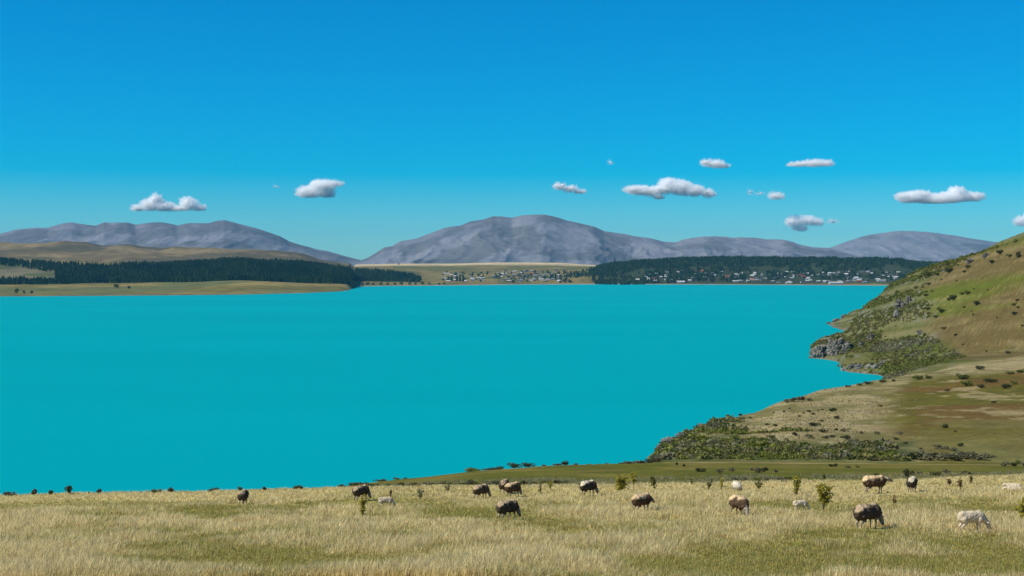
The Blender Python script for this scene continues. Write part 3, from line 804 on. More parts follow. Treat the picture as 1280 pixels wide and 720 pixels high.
def cloud(blobs, label, core=0.68, Yc=CY):
    k = Yc / F
    cx = sum(b[0] for b in blobs) / len(blobs); cz = sum(b[1] for b in blobs) / len(blobs)
    ctr = Vector((ray(cx, cz)[0] * Yc, Yc, float(z_at(cz, Yc))))
    def parts(f):
        out = []
        for x, y, w, h in blobs:
            c = Vector((ray(x, y)[0] * Yc, Yc, float(z_at(y, Yc)))) - ctr
            c.y = random.Random(int(x * 7 + y)).uniform(-.4, .4) * w * k
            for q in range(3):
                rr = random.Random(int(x * 31 + y * 17 + q))
                out.append(E(c + Vector((rr.uniform(-.45, .45) * w * k, rr.uniform(-.3, .3) * w * k, rr.uniform(-.3, .3) * h * k)), tuple(s * k * f * rr.uniform(.5, .85) for s in (w, w * .8, h))))
            out.append(E(c, (w * k * f * .8, w * .7 * k * f, h * k * f * .8)))
        return out
    thin = core < 0.5
    base = -(max(b[1] + b[2 + 1] * .35 for b in blobs) - cz) * k
    def flat(me_):
        for v in me_.vertices:
            if v.co.z < base: v.co.z = base + (v.co.z - base) * .55
    mc = hull_blob(parts(core), 0.7 * k, 1, 2.4 * k, 0.32 / k, "cloud"); mc.materials.append(M_cloud); flat(mc)
    o = link("cloud", mc, None, ctr)
    mv = hull_blob(parts(1.27), 0.7 * k, 1, 6.5 * k, 0.32 / k, "vapour"); flat(mv); mv.materials.append(M_wisp if thin else M_vap)
    link("vapour", mv, o)
    tag(o, label, "cloud")
cloud([(172, 260, 9, 5), (186, 256, 13, 8), (195, 250, 9, 8), (206, 258, 14, 6), (224, 261, 12, 4), (238, 256, 12, 8), (250, 260, 10, 5)], "white twin-humped cumulus cloud over the left mountain range")
cloud([(405, 231, 18, 6), (397, 229, 8, 5), (388, 241, 14, 9), (410, 242, 11, 8)], "stacked white cloud just right of the twin-humped one")
cloud([(346, 233, 4, 2.5)], "faint tiny wisp left of the stacked white cloud", .4)
cloud([(699, 233, 9, 3.5), (713, 236, 10, 4), (725, 240, 8, 3)], "thin slanting white cloud above the broad central mountain", .6)
cloud([(800, 238, 18, 5), (815, 239, 12, 6), (836, 231, 13, 9), (850, 234, 18, 9), (868, 238, 14, 7), (884, 241, 9, 5), (822, 246, 8, 4), (826, 237, 12, 6), (806, 239, 14, 5)], "large ragged white cumulus with a hanging tail above the forest hill")
cloud([(882, 203, 7, 3.5), (895, 205, 13, 5), (906, 208, 6, 3)], "thin pale cloud high above the large ragged cumulus", .6)
cloud([(998, 206, 16, 3), (1018, 205, 17, 4), (1034, 204, 9, 4)], "long thin pale streak of cloud, highest on the right", .55)
cloud([(971, 246, 10, 5)], "small round pale puff above the forest hill", .5)
cloud([(937, 240, 4, 4), (950, 242, 6, 2)], "tiny faint puff just left of the small round one", .4)
cloud([(993, 277, 12, 7), (1010, 276, 13, 6), (1000, 285, 8, 6), (1020, 278, 9, 4)], "small white cumulus hanging lowest over the mountain ridge")
cloud([(1040, 277, 8, 3)], "faint wisp trailing beside the lowest small cumulus", .4)
cloud([(1140, 247, 18, 8), (1165, 249, 22, 7), (1185, 248, 22, 8), (1195, 241, 12, 8), (1215, 246, 15, 6), (1150, 243, 14, 5)], "wide white cumulus with one hump above the grassy hill")
cloud([(1279, 277, 11, 8), (1296, 273, 16, 11)], "white cloud peeping from behind the crest of the grassy hill")
cloud([(763, 203, 3.5, 4)], "tiny faint speck of cloud high over the central mountain", .4)

# ------------------------------------------------------------------ rocks
def rock_mesh(name, rng, sx, sy, sz, mat, sub=5, rough=0.45):
    bm = bmesh.new(); bmesh.ops.create_icosphere(bm, subdivisions=sub, radius=1.0)
    off = Vector(rng.uniform(-50, 50, 3))
    planes = [(Vector(rng.normal(size=3)).normalized(), rng.uniform(.55, .85)) for _ in range(9)]
    for v in bm.verts:
        p = v.co.copy()
        for n_, d_ in planes:
            e_ = p.dot(n_) - d_
            if e_ > 0: p -= n_ * e_ * 0.85
        k = mnoise.ridged_multi_fractal(p * 1.6 + off, 0.9, 2.1, 4, 1.0, 2.0)
        st = mnoise.noise(Vector((p.x * 1.2, p.y * 1.2, p.z * 4.5)) + off)
        ck = abs(mnoise.noise(p * 2.7 + off * 2)); cr_ = abs(mnoise.noise(Vector((p.x * 6, p.y * 6, p.z * 2)) + off))
        p *= 1 + rough * (0.40 * (k - 1.2) + 0.75 * st - 0.55 * max(0, .16 - ck) / .16 - 0.30 * max(0, .12 - cr_) / .12)
        v.co = Vector((p.x * sx, p.y * sy, p.z * sz))
    me = bpy.data.meshes.new(name); bm.to_mesh(me); bm.free(); me.materials.append(mat)
    return me
rr_ = np.random.default_rng(77)
def rock(px, py, w, h, label, mat=None, depth=0.8, name="rock_outcrop", sink=0.35, rough=0.45, Y=None, group=None):
    p = near_hit(px, py) if Y is None else np.array([ray(px, py)[0] * Y, Y, max(0.0, float(near_z(px, Y)[0]))])
    k = p[1] / F; H = h * k / (1 - sink * .5) * .62
    me = rock_mesh(name, rr_, w * k / 2, w * k / 2 * depth, H, mat or M_rock, 5 if w > 14 else 4, rough)
    o = link(name, me, None, (p[0], p[1] + w * k * 0.1, p[2] + H * (1 - 2 * sink) * .6), rr_.uniform(-.3, .3))
    return tag(o, label, "rock", group)
rock(1027, 446, 28, 24, "jagged grey headland crag rising straight from the lake", depth=1.0, Y=962, sink=.45)
rock(1048, 445, 30, 21, "paler crag joining the lakeside headland crag to the slope", depth=1.0, Y=950, sink=.45)
rock(1017, 447, 9, 11, "small dark rock at the foot of the headland crag", Y=972)
rock(1012, 447, 4, 3, "pale wave-washed stone at the tip of the headland", M_palerock, Y=970)
rock(1060, 452, 15, 15, "dark boulder on the shore right of the headland crag", Y=915)
rock(1048, 459, 4, 4, "tiny dark rock standing alone in the lake", Y=880)
for i, (x, y, w, h) in enumerate(((1056, 463, 12, 7), (1064, 465, 13, 6), (1075, 466, 14, 6), (1086, 467.5, 13, 5), (1096, 469, 13, 6), (1104, 471, 10, 6))):
    rock(x, y, w, h, "pale grey shore boulder in the row below the green scrub", M_palerock, group="shore boulders below the scrub", Y=float(I(x, [1049, 1056, 1100], [930, 846, 820])))
for i, (x, y, w, h) in enumerate(((1037, 406.5, 8, 2.5), (1046, 406.5, 12, 4), (1056, 406.5, 12, 4.5))):
    rock(x, y, w, h, "low grey ledge on the farther point of the hill", M_rock, group="ledges on the farther point", Y=1560)
rock(1126, 386, 15, 17, "dark grey cliff outcrop high on the lake face of the hill", depth=.7)
rock(1136, 379, 10, 10, "upper block of the dark cliff outcrop on the lake face", depth=.7)
rock(1122, 396, 11, 10, "pale lower ledge under the dark cliff outcrop", M_palerock, depth=.7)
rock(1150, 368, 7, 6, "small grey tor on the lake face above the dark cliff", M_palerock)
rock(1078, 433, 12, 8, "grey ledge showing through the scrub above the shore boulders", M_rock)
rock(1090, 424, 13, 8, "brown ledge in the middle of the scrubby lake face", M_rock)
rock(1150, 418, 9, 7, "purple-grey tor at the edge of the brown grass", M_rock)
rock(1214, 328, 13, 6, "grey rock slab just under the crest of the hill", M_rock)
rock(1233, 322, 11, 6, "grey rock rib below the crest, higher than the slab", M_rock)
rock(1181, 339.5, 6, 3, "bright pale boulder among bushes below the crest", M_palerock)
rock(836, 557, 20, 14, "pale grey bluff rock at the left tip of the beige headland", M_palerock, rough=.7)
rock(851, 550, 16, 10, "pale grey rock rib above the bluff rock of the headland", M_palerock, rough=.7)
rock(824, 566, 12, 10, "lowest dark rock of the headland bluff beside the lake", M_rock, rough=.7)
rock(30.5, 646, 8, 4.5, "low pale cream stone lying in the dry grass on the left", M_stone, name="stone")

# ------------------------------------------------------------------ shrubs
rs = np.random.default_rng(21)
PAL = {"green": ((0.070, 0.085, 0.018), (0.185, 0.190, 0.045)), "grey": ((0.110, 0.108, 0.052), (0.270, 0.250, 0.140)),
       "dark": ((0.040, 0.048, 0.018), (0.110, 0.115, 0.040)), "brown": ((0.075, 0.058, 0.030), (0.170, 0.125, 0.065)),
       "hill": ((0.105, 0.105, 0.028), (0.230, 0.210, 0.070)), "bright": ((0.095, 0.115, 0.018), (0.220, 0.230, 0.042))}
SHRUB = {k: [shrub_mesh("shrub", rs, c[0], c[1], 1.0, 0.8, 300, 0.085, rs.integers(4, 8)) for _ in range(4)] for k, c in PAL.items()}
n_shrub = 0
def shrub(px, py, w, kind, label, group, h=None, Y=None, hit=None):
    global n_shrub
    p = near_hit(px, py) if Y is None else np.array([col_u(px) * Y, Y, near_z(px, Y)[0]])
    k = p[1] / F
    h = h or w * 0.62
    s = w * k * 1.12
    o = link("shrub", SHRUB[kind][int(rs.integers(4))], None, (p[0], p[1], p[2] - 0.03 * s), float(rs.uniform(0, 6.28)), (s, s, h * k * 1.25))
    n_shrub += 1
    return tag(o, label, "shrub", group)
# along the left brow, against the lake
for i, (x, y, w, h, kd, lb) in enumerate(((8, 620, 17, 5, "brown", "low spreading shrub on the brow at the far left edge of the pasture"), (40, 618.5, 11, 9, "brown", "round reddish bush on the left brow, second from the edge"),
        (62, 618.5, 8, 6, "dark", "small dark bush between the two round ones on the left brow"), (85, 618, 9, 10, "dark", "tallest bush on the left brow, pale topped"), (110, 618, 2.5, 2.5, "dark", "tiny sprig on the brow right of the tallest bush"),
        (124, 618, 8, 6, "dark", "lone dark bush on the brow between the tallest bush and the yellow patch"), (194, 616, 11, 5, "bright", "yellow-green low shrub on the left brow"), (213, 615, 9, 6, "brown", "sparse brown shrub on the brow beside the yellow one"),
        (266, 612, 15, 5, "dark", "flat dark shrub on the brow left of the lone sheep"), (299, 611.5, 6, 6, "green", "upright green bush on the brow above the lone sheep"), (331, 611, 9, 5, "brown", "brown shrub on the brow just right of the lone sheep"), (372, 610.5, 12, 5, "dark", "dark shrub on the brow farther right of the lone sheep"))):
    shrub(x, y, w, kd, lb, None, h * 1.35, Y=96.5)
# top edge of the green bench
for x, y, w, h, kd in ((441, 608, 12, 6, "dark"), (452, 604, 16, 4, "dark"), (476, 600, 16, 4, "dark"), (496, 597, 9, 4, "green"), (506, 595, 6, 3, "dark"), (590, 589, 20, 7, "bright"), (612, 586.5, 14, 4, "dark"), (624, 586, 16, 5, "dark"),
        (643, 584.5, 15, 9, "dark"), (660, 583.5, 13, 8, "dark"), (680, 582.5, 7, 3, "brown"), (697, 582, 12, 3.5, "brown"), (706, 583, 9, 8, "dark"), (720, 581.5, 8, 3, "brown")):
    shrub(x, y, w, kd, "dark shrub on the upper edge of the green bench against the water", "shrubs on the upper edge of the green bench", h, Y=229)
for i, x in enumerate(range(732, 824, 9)):
    shrub(x, 579.5, 14, ("brown", "dark", "brown", "grey")[i % 4], "reddish shrub in the hedge-like row between bench and lake", "row of shrubs between the bench and the lake", 7, Y=233)
# dark band just behind the brow below the bench
for i in range(30):
    x = 425 + i * 9.6 + rs.uniform(-2, 2)
    shrub(x, 600, rs.uniform(9, 15), ("dark", "dark", "green", "grey")[i % 4], "dark shrub in the low band behind the brow of the pasture", "band of shrubs behind the brow", rs.uniform(7, 11), Y=rs.uniform(106, 116))
for x, y, w, h, kd in ((846, 582, 3, 5, "dark"), (855, 584, 4, 5, "dark"), (876, 590, 12, 7, "dark"), (900, 591.5, 9, 8, "grey"), (914, 589, 9, 6, "grey"), (946, 591, 13, 9, "grey"), (957, 590.5, 9, 8, "dark"), (970, 590.5, 7, 5, "grey"),
        (1040, 583.5, 7, 5, "dark"), (1045, 583.5, 5, 5, "dark"), (1060, 585, 9, 4, "grey"), (1072, 584.5, 5, 3, "dark"), (1134, 597, 13, 13, "dark"), (1150, 594, 10, 7, "grey"), (1170, 595, 11, 7, "dark"), (1182, 593, 13, 9, "grey"), (1207, 592.5, 9, 5, "dark"), (1213, 593.5, 7, 5, "brown"),
        (918, 601, 9, 7, "grey"), (930, 601.5, 13, 7, "grey"), (945, 601.5, 13, 7, "bright"), (961, 601, 10, 6, "grey"), (975, 601, 13, 7, "grey"), (985, 600.5, 8, 6, "dark")):
    shrub(x, y, w, kd, "grey-green shrub standing on the green bench", "shrubs standing on the green bench", h)
# foot of the headland, right
for i in range(16):
    x = 1139 + i * 6.3
    shrub(x, 583, rs.uniform(13, 18), ("grey", "dark", "grey", "grey")[i % 4], "grey shrub in the dense row at the back of the bench on the right", "dense row of shrubs at the back of the bench", rs.uniform(8, 12.5), Y=rs.uniform(236, 243))
for x, y, w, h, kd in ((1257, 583, 10, 8, "grey"), (1266, 583.5, 9, 7, "dark"), (1273, 580, 9, 6, "bright"), (1279, 583, 6, 6, "grey")):
    shrub(x, y, w, kd, "grey shrub of the clump at the right end of the bench", "clump of shrubs at the right end of the bench", h)
# scattered over the beige headland
for x, y, w in ((925, 520, 8), (933, 517, 7), (950, 512, 14), (984, 503, 9), (992, 502, 10), (1003, 501.5, 12), (1012, 501, 8), (967, 517, 3), (980, 515.5, 5), (987, 511.5, 4), (1004, 517, 5), (1011, 515, 6), (1016, 518.5, 6), (999, 521, 5), (1023, 513.5, 3), (1028, 513, 4), (1042, 515, 10), (1027, 527, 5),
        (1046, 523.5, 8), (1018, 533, 11), (1000, 531, 3), (959, 532, 6), (969, 533, 7), (1077, 542, 6), (1097, 543, 8), (964, 548, 9), (941, 549, 7), (1008, 540, 5), (1045, 538, 6), (1055, 540, 10), (1040, 547, 7), (1032, 548, 7), (1029, 541, 9), (995, 545, 11), (1011, 548, 11), (1058, 550, 12), (1071, 552, 7), (1083, 554, 8), (1181, 535, 10), (1194, 540, 4),
        (1172, 561, 12), (1183, 562, 9), (1191, 564, 10), (1202, 558, 9), (1125, 543, 8), (1132, 555, 6), (1120, 550, 7), (1151, 562, 6)):
    shrub(x, y, w, ("grey", "dark", "brown")[int(rs.integers(3))] if x < 1010 else ("grey", "dark", "dark")[int(rs.integers(3))], "small dark shrub dotted over the beige grass of the headland", "shrubs dotted over the beige headland")
for x, y, w in ((1147, 475, 13), (1160, 473.5, 10), (1103, 479, 9), (1117, 477, 6), (1203, 474, 15), (1225, 462, 11), (1263, 468, 9), (1275, 466, 10), (1233, 478, 12), (1241, 478, 10), (1208, 482.5, 14), (1226, 485, 9), (1258, 486, 13), (1267, 480.5, 9), (1184, 489, 6), (1101, 509, 6), (1242, 504, 6), (1085, 481, 9), (1075, 482, 8), (1060, 484, 6)):
    shrub(x, y, w, "bright" if x in (1147, 1208, 1267) else ("green", "dark")[int(rs.integers(2))], "green bush on the olive slope above the headland", "bushes on the olive slope above the headland")
# dotted over the steep hill
for x, y, w in ((1182, 328, 6), (1206, 341.5, 5), (1177, 350, 3), (1196, 352, 3), (1202, 369, 6), (1210, 368, 7), (1192, 375, 11), (1186, 376.5, 6), (1217, 362, 3), (1221, 382, 9), (1205, 385, 5), (1215, 390, 3), (1217, 394, 4), (1267, 382, 7), (1272, 377, 5), (1272, 386, 5), (1268, 394, 7), (1246, 398, 3), (1162, 356, 4), (1165, 365, 4), (1178, 391, 11), (1235, 363, 3), (1210, 335, 7), (1187, 341, 11), (1161, 346, 13), (1180, 412, 6), (1195, 420, 5), (1260, 442, 6), (1203, 432, 4), (1233, 440, 4), (1278, 409, 4), (1170, 398, 6), (1160, 388, 7), (1158, 371, 6), (1172, 345, 6), (1250, 318, 9), (1262, 322, 7), (1240, 330, 8)):
    shrub(x, y, w, ("green", "dark")[int(rs.integers(2))], "dark green bush dotted over the grassy flank of the steep hill", "bushes dotted over the steep hill", w * .75)
shrub(1273, 322.5, 7, "dark", "upright dark bush, tallest near the crest at the right edge", None, 11)
print("shrubs", n_shrub)

# scrub nobody could count: headland thicket and the lake face of the hill
def scrub(name, label, px, Y, size, kinds):
    X = col_u(px) * Y; Z = near_z(px, Y); Vs, Fs, Cs = [], [], []; base = 0
    for i in range(len(px)):
        n = 40; s = size[i]
        d = rs.normal(size=(n, 3)); d /= np.linalg.norm(d, axis=1)[:, None]; d[:, 2] = np.abs(d[:, 2])
        pts = d * np.array([.5, .5, .42]) * s * rs.uniform(.55, 1.05, (n, 1)) + np.array([X[i], Y[i], Z[i]])
        a, b = PAL[kinds[i]]
        V, Fc, C = leaf_cloud(pts, 0.17 * s, mixc(a, b, rs.uniform(0, 1, n)), rs)
        Vs.append(V); Fs.append(Fc + base); base += len(V); Cs.append(C)
    me = make_mesh(name, np.concatenate(Vs), np.concatenate(Fs), np.concatenate(Cs), M_shrub)
    tag(link(name, me), label, "scrub", kind="stuff")
n = 7000
px = rs.uniform(812, 1165, n); Y = rs.uniform(236, 380, n); row = row_of(near_z(px, Y), Y)
n_a = fbm(col_u(px) * Y / 12, Y / 16, 201, 3)
band = (rs.uniform(size=n) < .8) & (Y < 268 + 14 * (n_a - .5) * 2) & (px < 1140 - (px > 1100) * 60 * (n_a - .3))
left = (px < 935 + 90 * (n_a - .5)) & (n_a + .2 * (rs.uniform(size=n) - .5) > 0.46) & (Y < I(px, [812, 832, 880, 940], [290, 305, 345, 370]))
keep = band | left | ((n_a > .62) & (px < 1060) & (Y < 300))
px, Y, n_a = px[keep], Y[keep], n_a[keep]
kk = np.where(fbm(col_u(px) * Y / 15, Y / 9, 205, 3) > .53, "bright", np.where(rs.uniform(size=len(px)) < .42, "grey", np.where(rs.uniform(size=len(px)) < .5, "hill", "green")))
scrub("scrub", "grey-green matted scrub covering the foot of the headland", px, Y, rs.uniform(.5, 1.3, len(px)) * (1 + 1.1 * (rs.uniform(size=len(px)) < .18)), kk)
n = 30000
px = rs.uniform(1010, 1300, n); Y = rs.uniform(700, 1250, n); z = near_z(px, Y); row = row_of(z, Y)
e = I(row, [285, 300, 320, 345, 370, 395, 420, 440, 455, 470], [1310, 1275, 1212, 1165, 1152, 1165, 1160, 1195, 1215, 1160])
V_ = z * 2.4 + Y * 0.22; n_a = fbm(col_u(px) * Y / 20, V_ / 12, 211, 4)
keep = (z > 0.4) & (px < e + 30 * (n_a - .5)) & (n_a + .16 * (rs.uniform(size=n) - .5) > .51)
px, Y, n_a, V_ = px[keep], Y[keep], n_a[keep], V_[keep]
n_b = fbm(col_u(px) * Y / 14, V_ / 9, 219, 3)
kk = np.where(n_b > .68, "grey", np.where(n_b > .50, "hill", np.where(rs.uniform(size=len(px)) < .6, "bright", "green")))
scrub("scrub", "green scrub matting the rocky lake face of the steep hill", px, Y, rs.uniform(0.9, 2.4, len(px)) * (1 + .9 * (rs.uniform(size=len(px)) < .12)), kk)
print("scrub", len(px))

# ------------------------------------------------------------------ grass: blades of the dry pasture in front
def blades(name, label, px, Y, nb, hgt, wid, colfun, lean, rng, seg2):
    X = col_u(px) * Y; Z = near_z(px, Y)
    T = len(px); n = T * nb
    g = greenness(X, Y)
    xb = np.repeat(X, nb); yb = np.repeat(Y, nb)
    spread = np.repeat(hgt, nb) * 0.42
    ang = rng.uniform(0, 2 * np.pi, n); rad = np.sqrt(rng.uniform(0, 1, n)) * spread
    bx = xb + np.cos(ang) * rad; by = yb + np.sin(ang) * rad; bz = np.repeat(Z, nb) - 0.03
    H = np.repeat(hgt, nb) * rng.uniform(.45, 1.15, n)
    W = np.repeat(wid, nb) * rng.uniform(.7, 1.3, n)
    ln = rng.uniform(.05, lean, n) * H
    la = ang + rng.normal(0, .6, n)
    dx = np.cos(la) * ln + 0.10 * H; dy = np.sin(la) * ln
    fa = rng.uniform(-.9, .9, n); fx = np.cos(fa) * W / 2; fy = np.sin(fa) * W / 2
    b0 = np.stack([bx - fx, by - fy, bz], -1); b1 = np.stack([bx + fx, by + fy, bz], -1)
    m0 = np.stack([bx + dx * .35 - fx * .8, by + dy * .35 - fy * .8, bz + H * .58], -1); m1 = np.stack([bx + dx * .35 + fx * .8, by + dy * .35 + fy * .8, bz + H * .58], -1)
    tp = np.stack([bx + dx, by + dy, bz + H], -1)
    V = np.stack([b0, b1, m1, m0, tp], 1).reshape(-1, 3)
    o5 = np.arange(n)[:, None] * 5
    Fc = np.concatenate([o5 + np.array([[0, 1, 2]]), o5 + np.array([[0, 2, 3]]), o5 + np.array([[3, 2, 4]])])
    C = colfun(np.repeat(g, nb), n, np.repeat(rng.uniform(0, 1, T), nb))
    me = make_mesh(name, V, Fc, np.repeat(C, 5, 0), M_grass)
    tag(link(name, me), label, "grass", kind="stuff")
gr = np.random.default_rng(31)
def gcolf(g, n, tr):
    t = np.clip(0.06 + g * 0.92 + gr.normal(0, .18, n) + (tr - .5) * .7, 0, 1)
    c = mixc((0.84, 0.705, 0.375), (0.38, 0.345, 0.07), t)
    c = mixc(c, (0.48, 0.32, 0.14), 0.6 * (tr > .78))
    return c * gr.uniform(.72, 1.2, (n, 1))
T = 122000
Y = 36.0 / (1 - gr.uniform(0, 1, T) * (1 - (36.0 / 107.0) ** 0.9)) ** (1 / 0.9)
px = gr.uniform(-400, 1640, T)
g = greenness(col_u(px) * Y, Y)
hg = (0.34 - 0.20 * g) * (1 - 0.5 * smooth(66, 92, Y)) * gr.uniform(.6, 1.25, T) * (0.45 + 1.1 * fbm(col_u(px) * Y / 2.2, Y / 2.2, 222, 3))
wd = 0.010 + 0.00022 * Y
# cropped short where the sheep are feeding
GRAZED = [(304, 631), (451, 626), (482, 634.5), (601, 624), (630, 617), (641, 621.5), (634, 650), (735, 620), (802, 640), (921, 613), (924, 645), (1000, 639), (1093, 617), (1140, 615), (1084, 661), (1214, 665)]
for gx_, gy_ in GRAZED:
    q = near_hit(gx_, gy_)
    dx_ = np.abs(col_u(px) * Y - q[0]); dy_ = Y - q[1]
    hg = hg * (1 - 0.62 * smooth(1.15, .65, dx_) * smooth(-2.0, -1.3, dy_) * smooth(.7, .4, dy_))
blades("grass", "dry straw and green pasture grass in front", px, Y, 9, hg, wd, gcolf, .55, gr, True)
# tussocks over the bench edge and the beige headland
T = 26000
px = gr.uniform(780, 1420, T); Y = gr.uniform(246, 560, T); z = near_z(px, Y)
keep = (z > 12) & (px < 1110 + 260 * (fbm(col_u(px) * Y / 30, Y / 30, 77, 3) - .5)) & (fbm(col_u(px) * Y / 14, Y / 22, 51, 4) + .25 * gr.uniform(size=T) < .62)
px, Y = px[keep], Y[keep]
def tcol(g, n, tr):
    return mixc((0.38, 0.31, 0.145), (0.24, 0.205, 0.075), tr) * gr.uniform(.75, 1.2, (n, 1))
blades("tussock_grass", "pale tussock grass on the beige headland", px, Y, 5, gr.uniform(.12, .38, len(px)), np.full(len(px), .10), tcol, .8, gr, False)
T = 22000
px = gr.uniform(420, 1420, T); Y = gr.uniform(104, 150, T)
keep = fbm(col_u(px) * Y / 4, Y / 7, 61, 4) + .2 * gr.uniform(size=T) > .56
px, Y = px[keep], Y[keep]
blades("bench_grass", "tufts of pale grass along the near edge of the green bench", px, Y, 7, gr.uniform(.15, .35, len(px)), np.full(len(px), .035), lambda g, n, tr: mixc((0.48, 0.41, 0.22), (0.20, 0.19, 0.055), tr) * gr.uniform(.75, 1.2, (n, 1)), .6, gr, False)

# ------------------------------------------------------------------ briars and thistles standing in the pasture
def tube_arrays(pts, r0, r1, sides=5):
    V, Fc = [], []
    n = len(pts)
    for i, p in enumerate(pts):
        d = (Vector(pts[min(i + 1, n - 1)]) - Vector(pts[max(i - 1, 0)])).normalized()
        a = d.orthogonal().normalized(); b = d.cross(a); r = r0 + (r1 - r0) * i / (n - 1)
        for s in range(sides):
            q = Vector(p) + (a * math.cos(6.2832 * s / sides) + b * math.sin(6.2832 * s / sides)) * r
            V.append(tuple(q))
    for i in range(n - 1):
        for s in range(sides):
            Fc.append((i * sides + s, i * sides + (s + 1) % sides, (i + 1) * sides + (s + 1) % sides, (i + 1) * sides + s))
    return V, Fc
pr = np.random.default_rng(41)
def plant(px, py, w, h, base, tip, label, stems=6, leaf=0.045, dens=1.0, low=0.3, cat="shrub", name="briar_bush"):
    p = near_hit(px, py); k = p[1] / F; W = w * k; H = h * k
    root = bpy.data.objects.new(name, None); COL.objects.link(root); root.location = (p[0], p[1], p[2] - .02); root.empty_display_size = .1
    V, Fc, pts = [], [], []
    for s in range(stems):
        a = pr.uniform(0, 6.28); r = pr.uniform(.15, .5) * W; top = H * pr.uniform(.7, 1.02) if s else H
        if s == 0: r *= .3
        path = []
        for t in np.linspace(0, 1, 6):
            path.append((math.cos(a) * r * t ** 1.3 + pr.normal(0, .02) * H * (t > 0), math.sin(a) * r * t ** 1.3 + pr.normal(0, .02) * H * (t > 0), top * t))
        v, f = tube_arrays(path, .012 + .006 * H, .004); b = len(V); V += v; Fc += [tuple(i + b for i in q) for q in f]
        tw = int(14 * dens)
        for q in range(tw):
            t = pr.uniform(low, 1.0); i = min(int(t * 5), 4); pp = np.array(path[i]) * (1 - (t * 5 - i)) + np.array(path[i + 1]) * (t * 5 - i)
            e = pp + pr.normal(0, 1, 3) * np.array([.13, .13, .09]) * max(W, .4 * H)
            e[2] = max(e[2], .05)
            v, f = tube_arrays([tuple(pp), tuple((pp + e) / 2 + pr.normal(0, .01, 3)), tuple(e)], .005, .003, 3); b = len(V); V += v; Fc += [tuple(i_ + b for i_ in qq) for qq in f]
            pts.append(pp + (e - pp) * pr.uniform(.3, 1.1, (7, 1)) + pr.normal(0, .03, (7, 3)) * (W + H) / 2)
    st = make_mesh("stem", V, np.array(Fc), None, M_twig); link("stem", st, root)
    pts = np.concatenate(pts); pts[:, 2] = np.clip(pts[:, 2], .03, None)
    cc_ = mixc(base, tip, np.clip(pr.normal(.5, .3, len(pts)), 0, 1))
    lv, lf, lc = leaf_cloud(pts, leaf, cc_, pr)
    link("foliage", make_mesh("foliage", lv, lf, lc, M_leaf), root)
    return tag(root, label, cat)
YG = ((0.24, 0.22, 0.03), (0.52, 0.45, 0.07)); GG = ((0.13, 0.135, 0.055), (0.30, 0.28, 0.14)); BR = ((0.20, 0.13, 0.06), (0.40, 0.28, 0.13)); DG = ((0.09, 0.10, 0.028), (0.27, 0.26, 0.065))
plant(453, 648, 10, 30, *YG, "narrow yellow-green briar in front of the sheep grazing beside the white lamb", 5, .05)
plant(488, 622, 5, 10, *BR, "thin brown sprig behind the white lamb on the left", 3, .05, .6)
plant(525, 625, 15, 15, *GG, "sparse grey shrub between the white lamb and the pair of sheep", 6, .04, .5)
plant(560, 616, 12, 10, *GG, "faint grey shrublet left of the pair of sheep", 5, .04, .4)
plant(676, 618, 6, 15, *GG, "thin green sprig between the pair of sheep and the pale-backed ewe", 3, .045, .6)
plant(688, 612, 9, 12, *YG, "small green sprig just left of the pale-backed ewe", 4, .045, .7)
plant(776, 613, 22, 18, *YG, "widest yellow-green briar, behind the ewe with the sunlit cream rump", 9, .06, 1.3, .1)
plant(792, 607, 9, 18, *YG, "upright yellow-green briar rising behind the widest one", 5, .055, 1.0, .2)
plant(818, 611, 15, 19, *DG, "open dark-stemmed briar right of the widest one", 7, .05, .7)
plant(865, 607, 4, 9, *DG, "tiny dark sprig midway to the ewe facing us", 3, .045, .6)
plant(886, 613, 9, 14, *GG, "thin grey-green briar left of the white-backed resting sheep", 5, .045, .6)
plant(902, 612, 8, 15, *YG, "thin yellowish briar just left of the white-backed resting sheep", 5, .045, .6)
plant(949, 612, 12, 13, *DG, "small dark briar right of the white-backed resting sheep", 5, .045, .7)
plant(995, 622, 11, 30, *YG, "tall two-tiered briar just left behind the lamb", 6, .055, .8, .25)
plant(1030, 640, 20, 35, *YG, "bushy golden-green briar right of the lamb", 7, .065, 1.5, .45)
plant(1030, 600, 9, 8, *DG, "low dark briar beyond the golden-green one", 5, .045, .7)
plant(1095, 601, 12, 11, *DG, "dark briar behind the long-bodied ewe", 5, .05, .8)
plant(1118, 633, 8, 15, *BR, "brown dead thistle stalk right of the long-bodied ewe", 4, .045, .6, .3, "thistle", "thistle")
plant(1187, 607, 9, 9, *BR, "left thistle clump of the three brown ones", 4, .045, .8, .4, "thistle", "thistle")
plant(1201, 613, 9, 16, *BR, "tallest thistle, in the middle of the three brown ones", 4, .05, .8, .4, "thistle", "thistle")
plant(1214, 605, 7, 10, *DG, "right thistle clump of the three brown ones, greener", 4, .045, .8, .4, "thistle", "thistle")
plant(1282, 654, 26, 34, *YG, "green briar cut by the right edge of the picture", 8, .06, 1.0, .2)

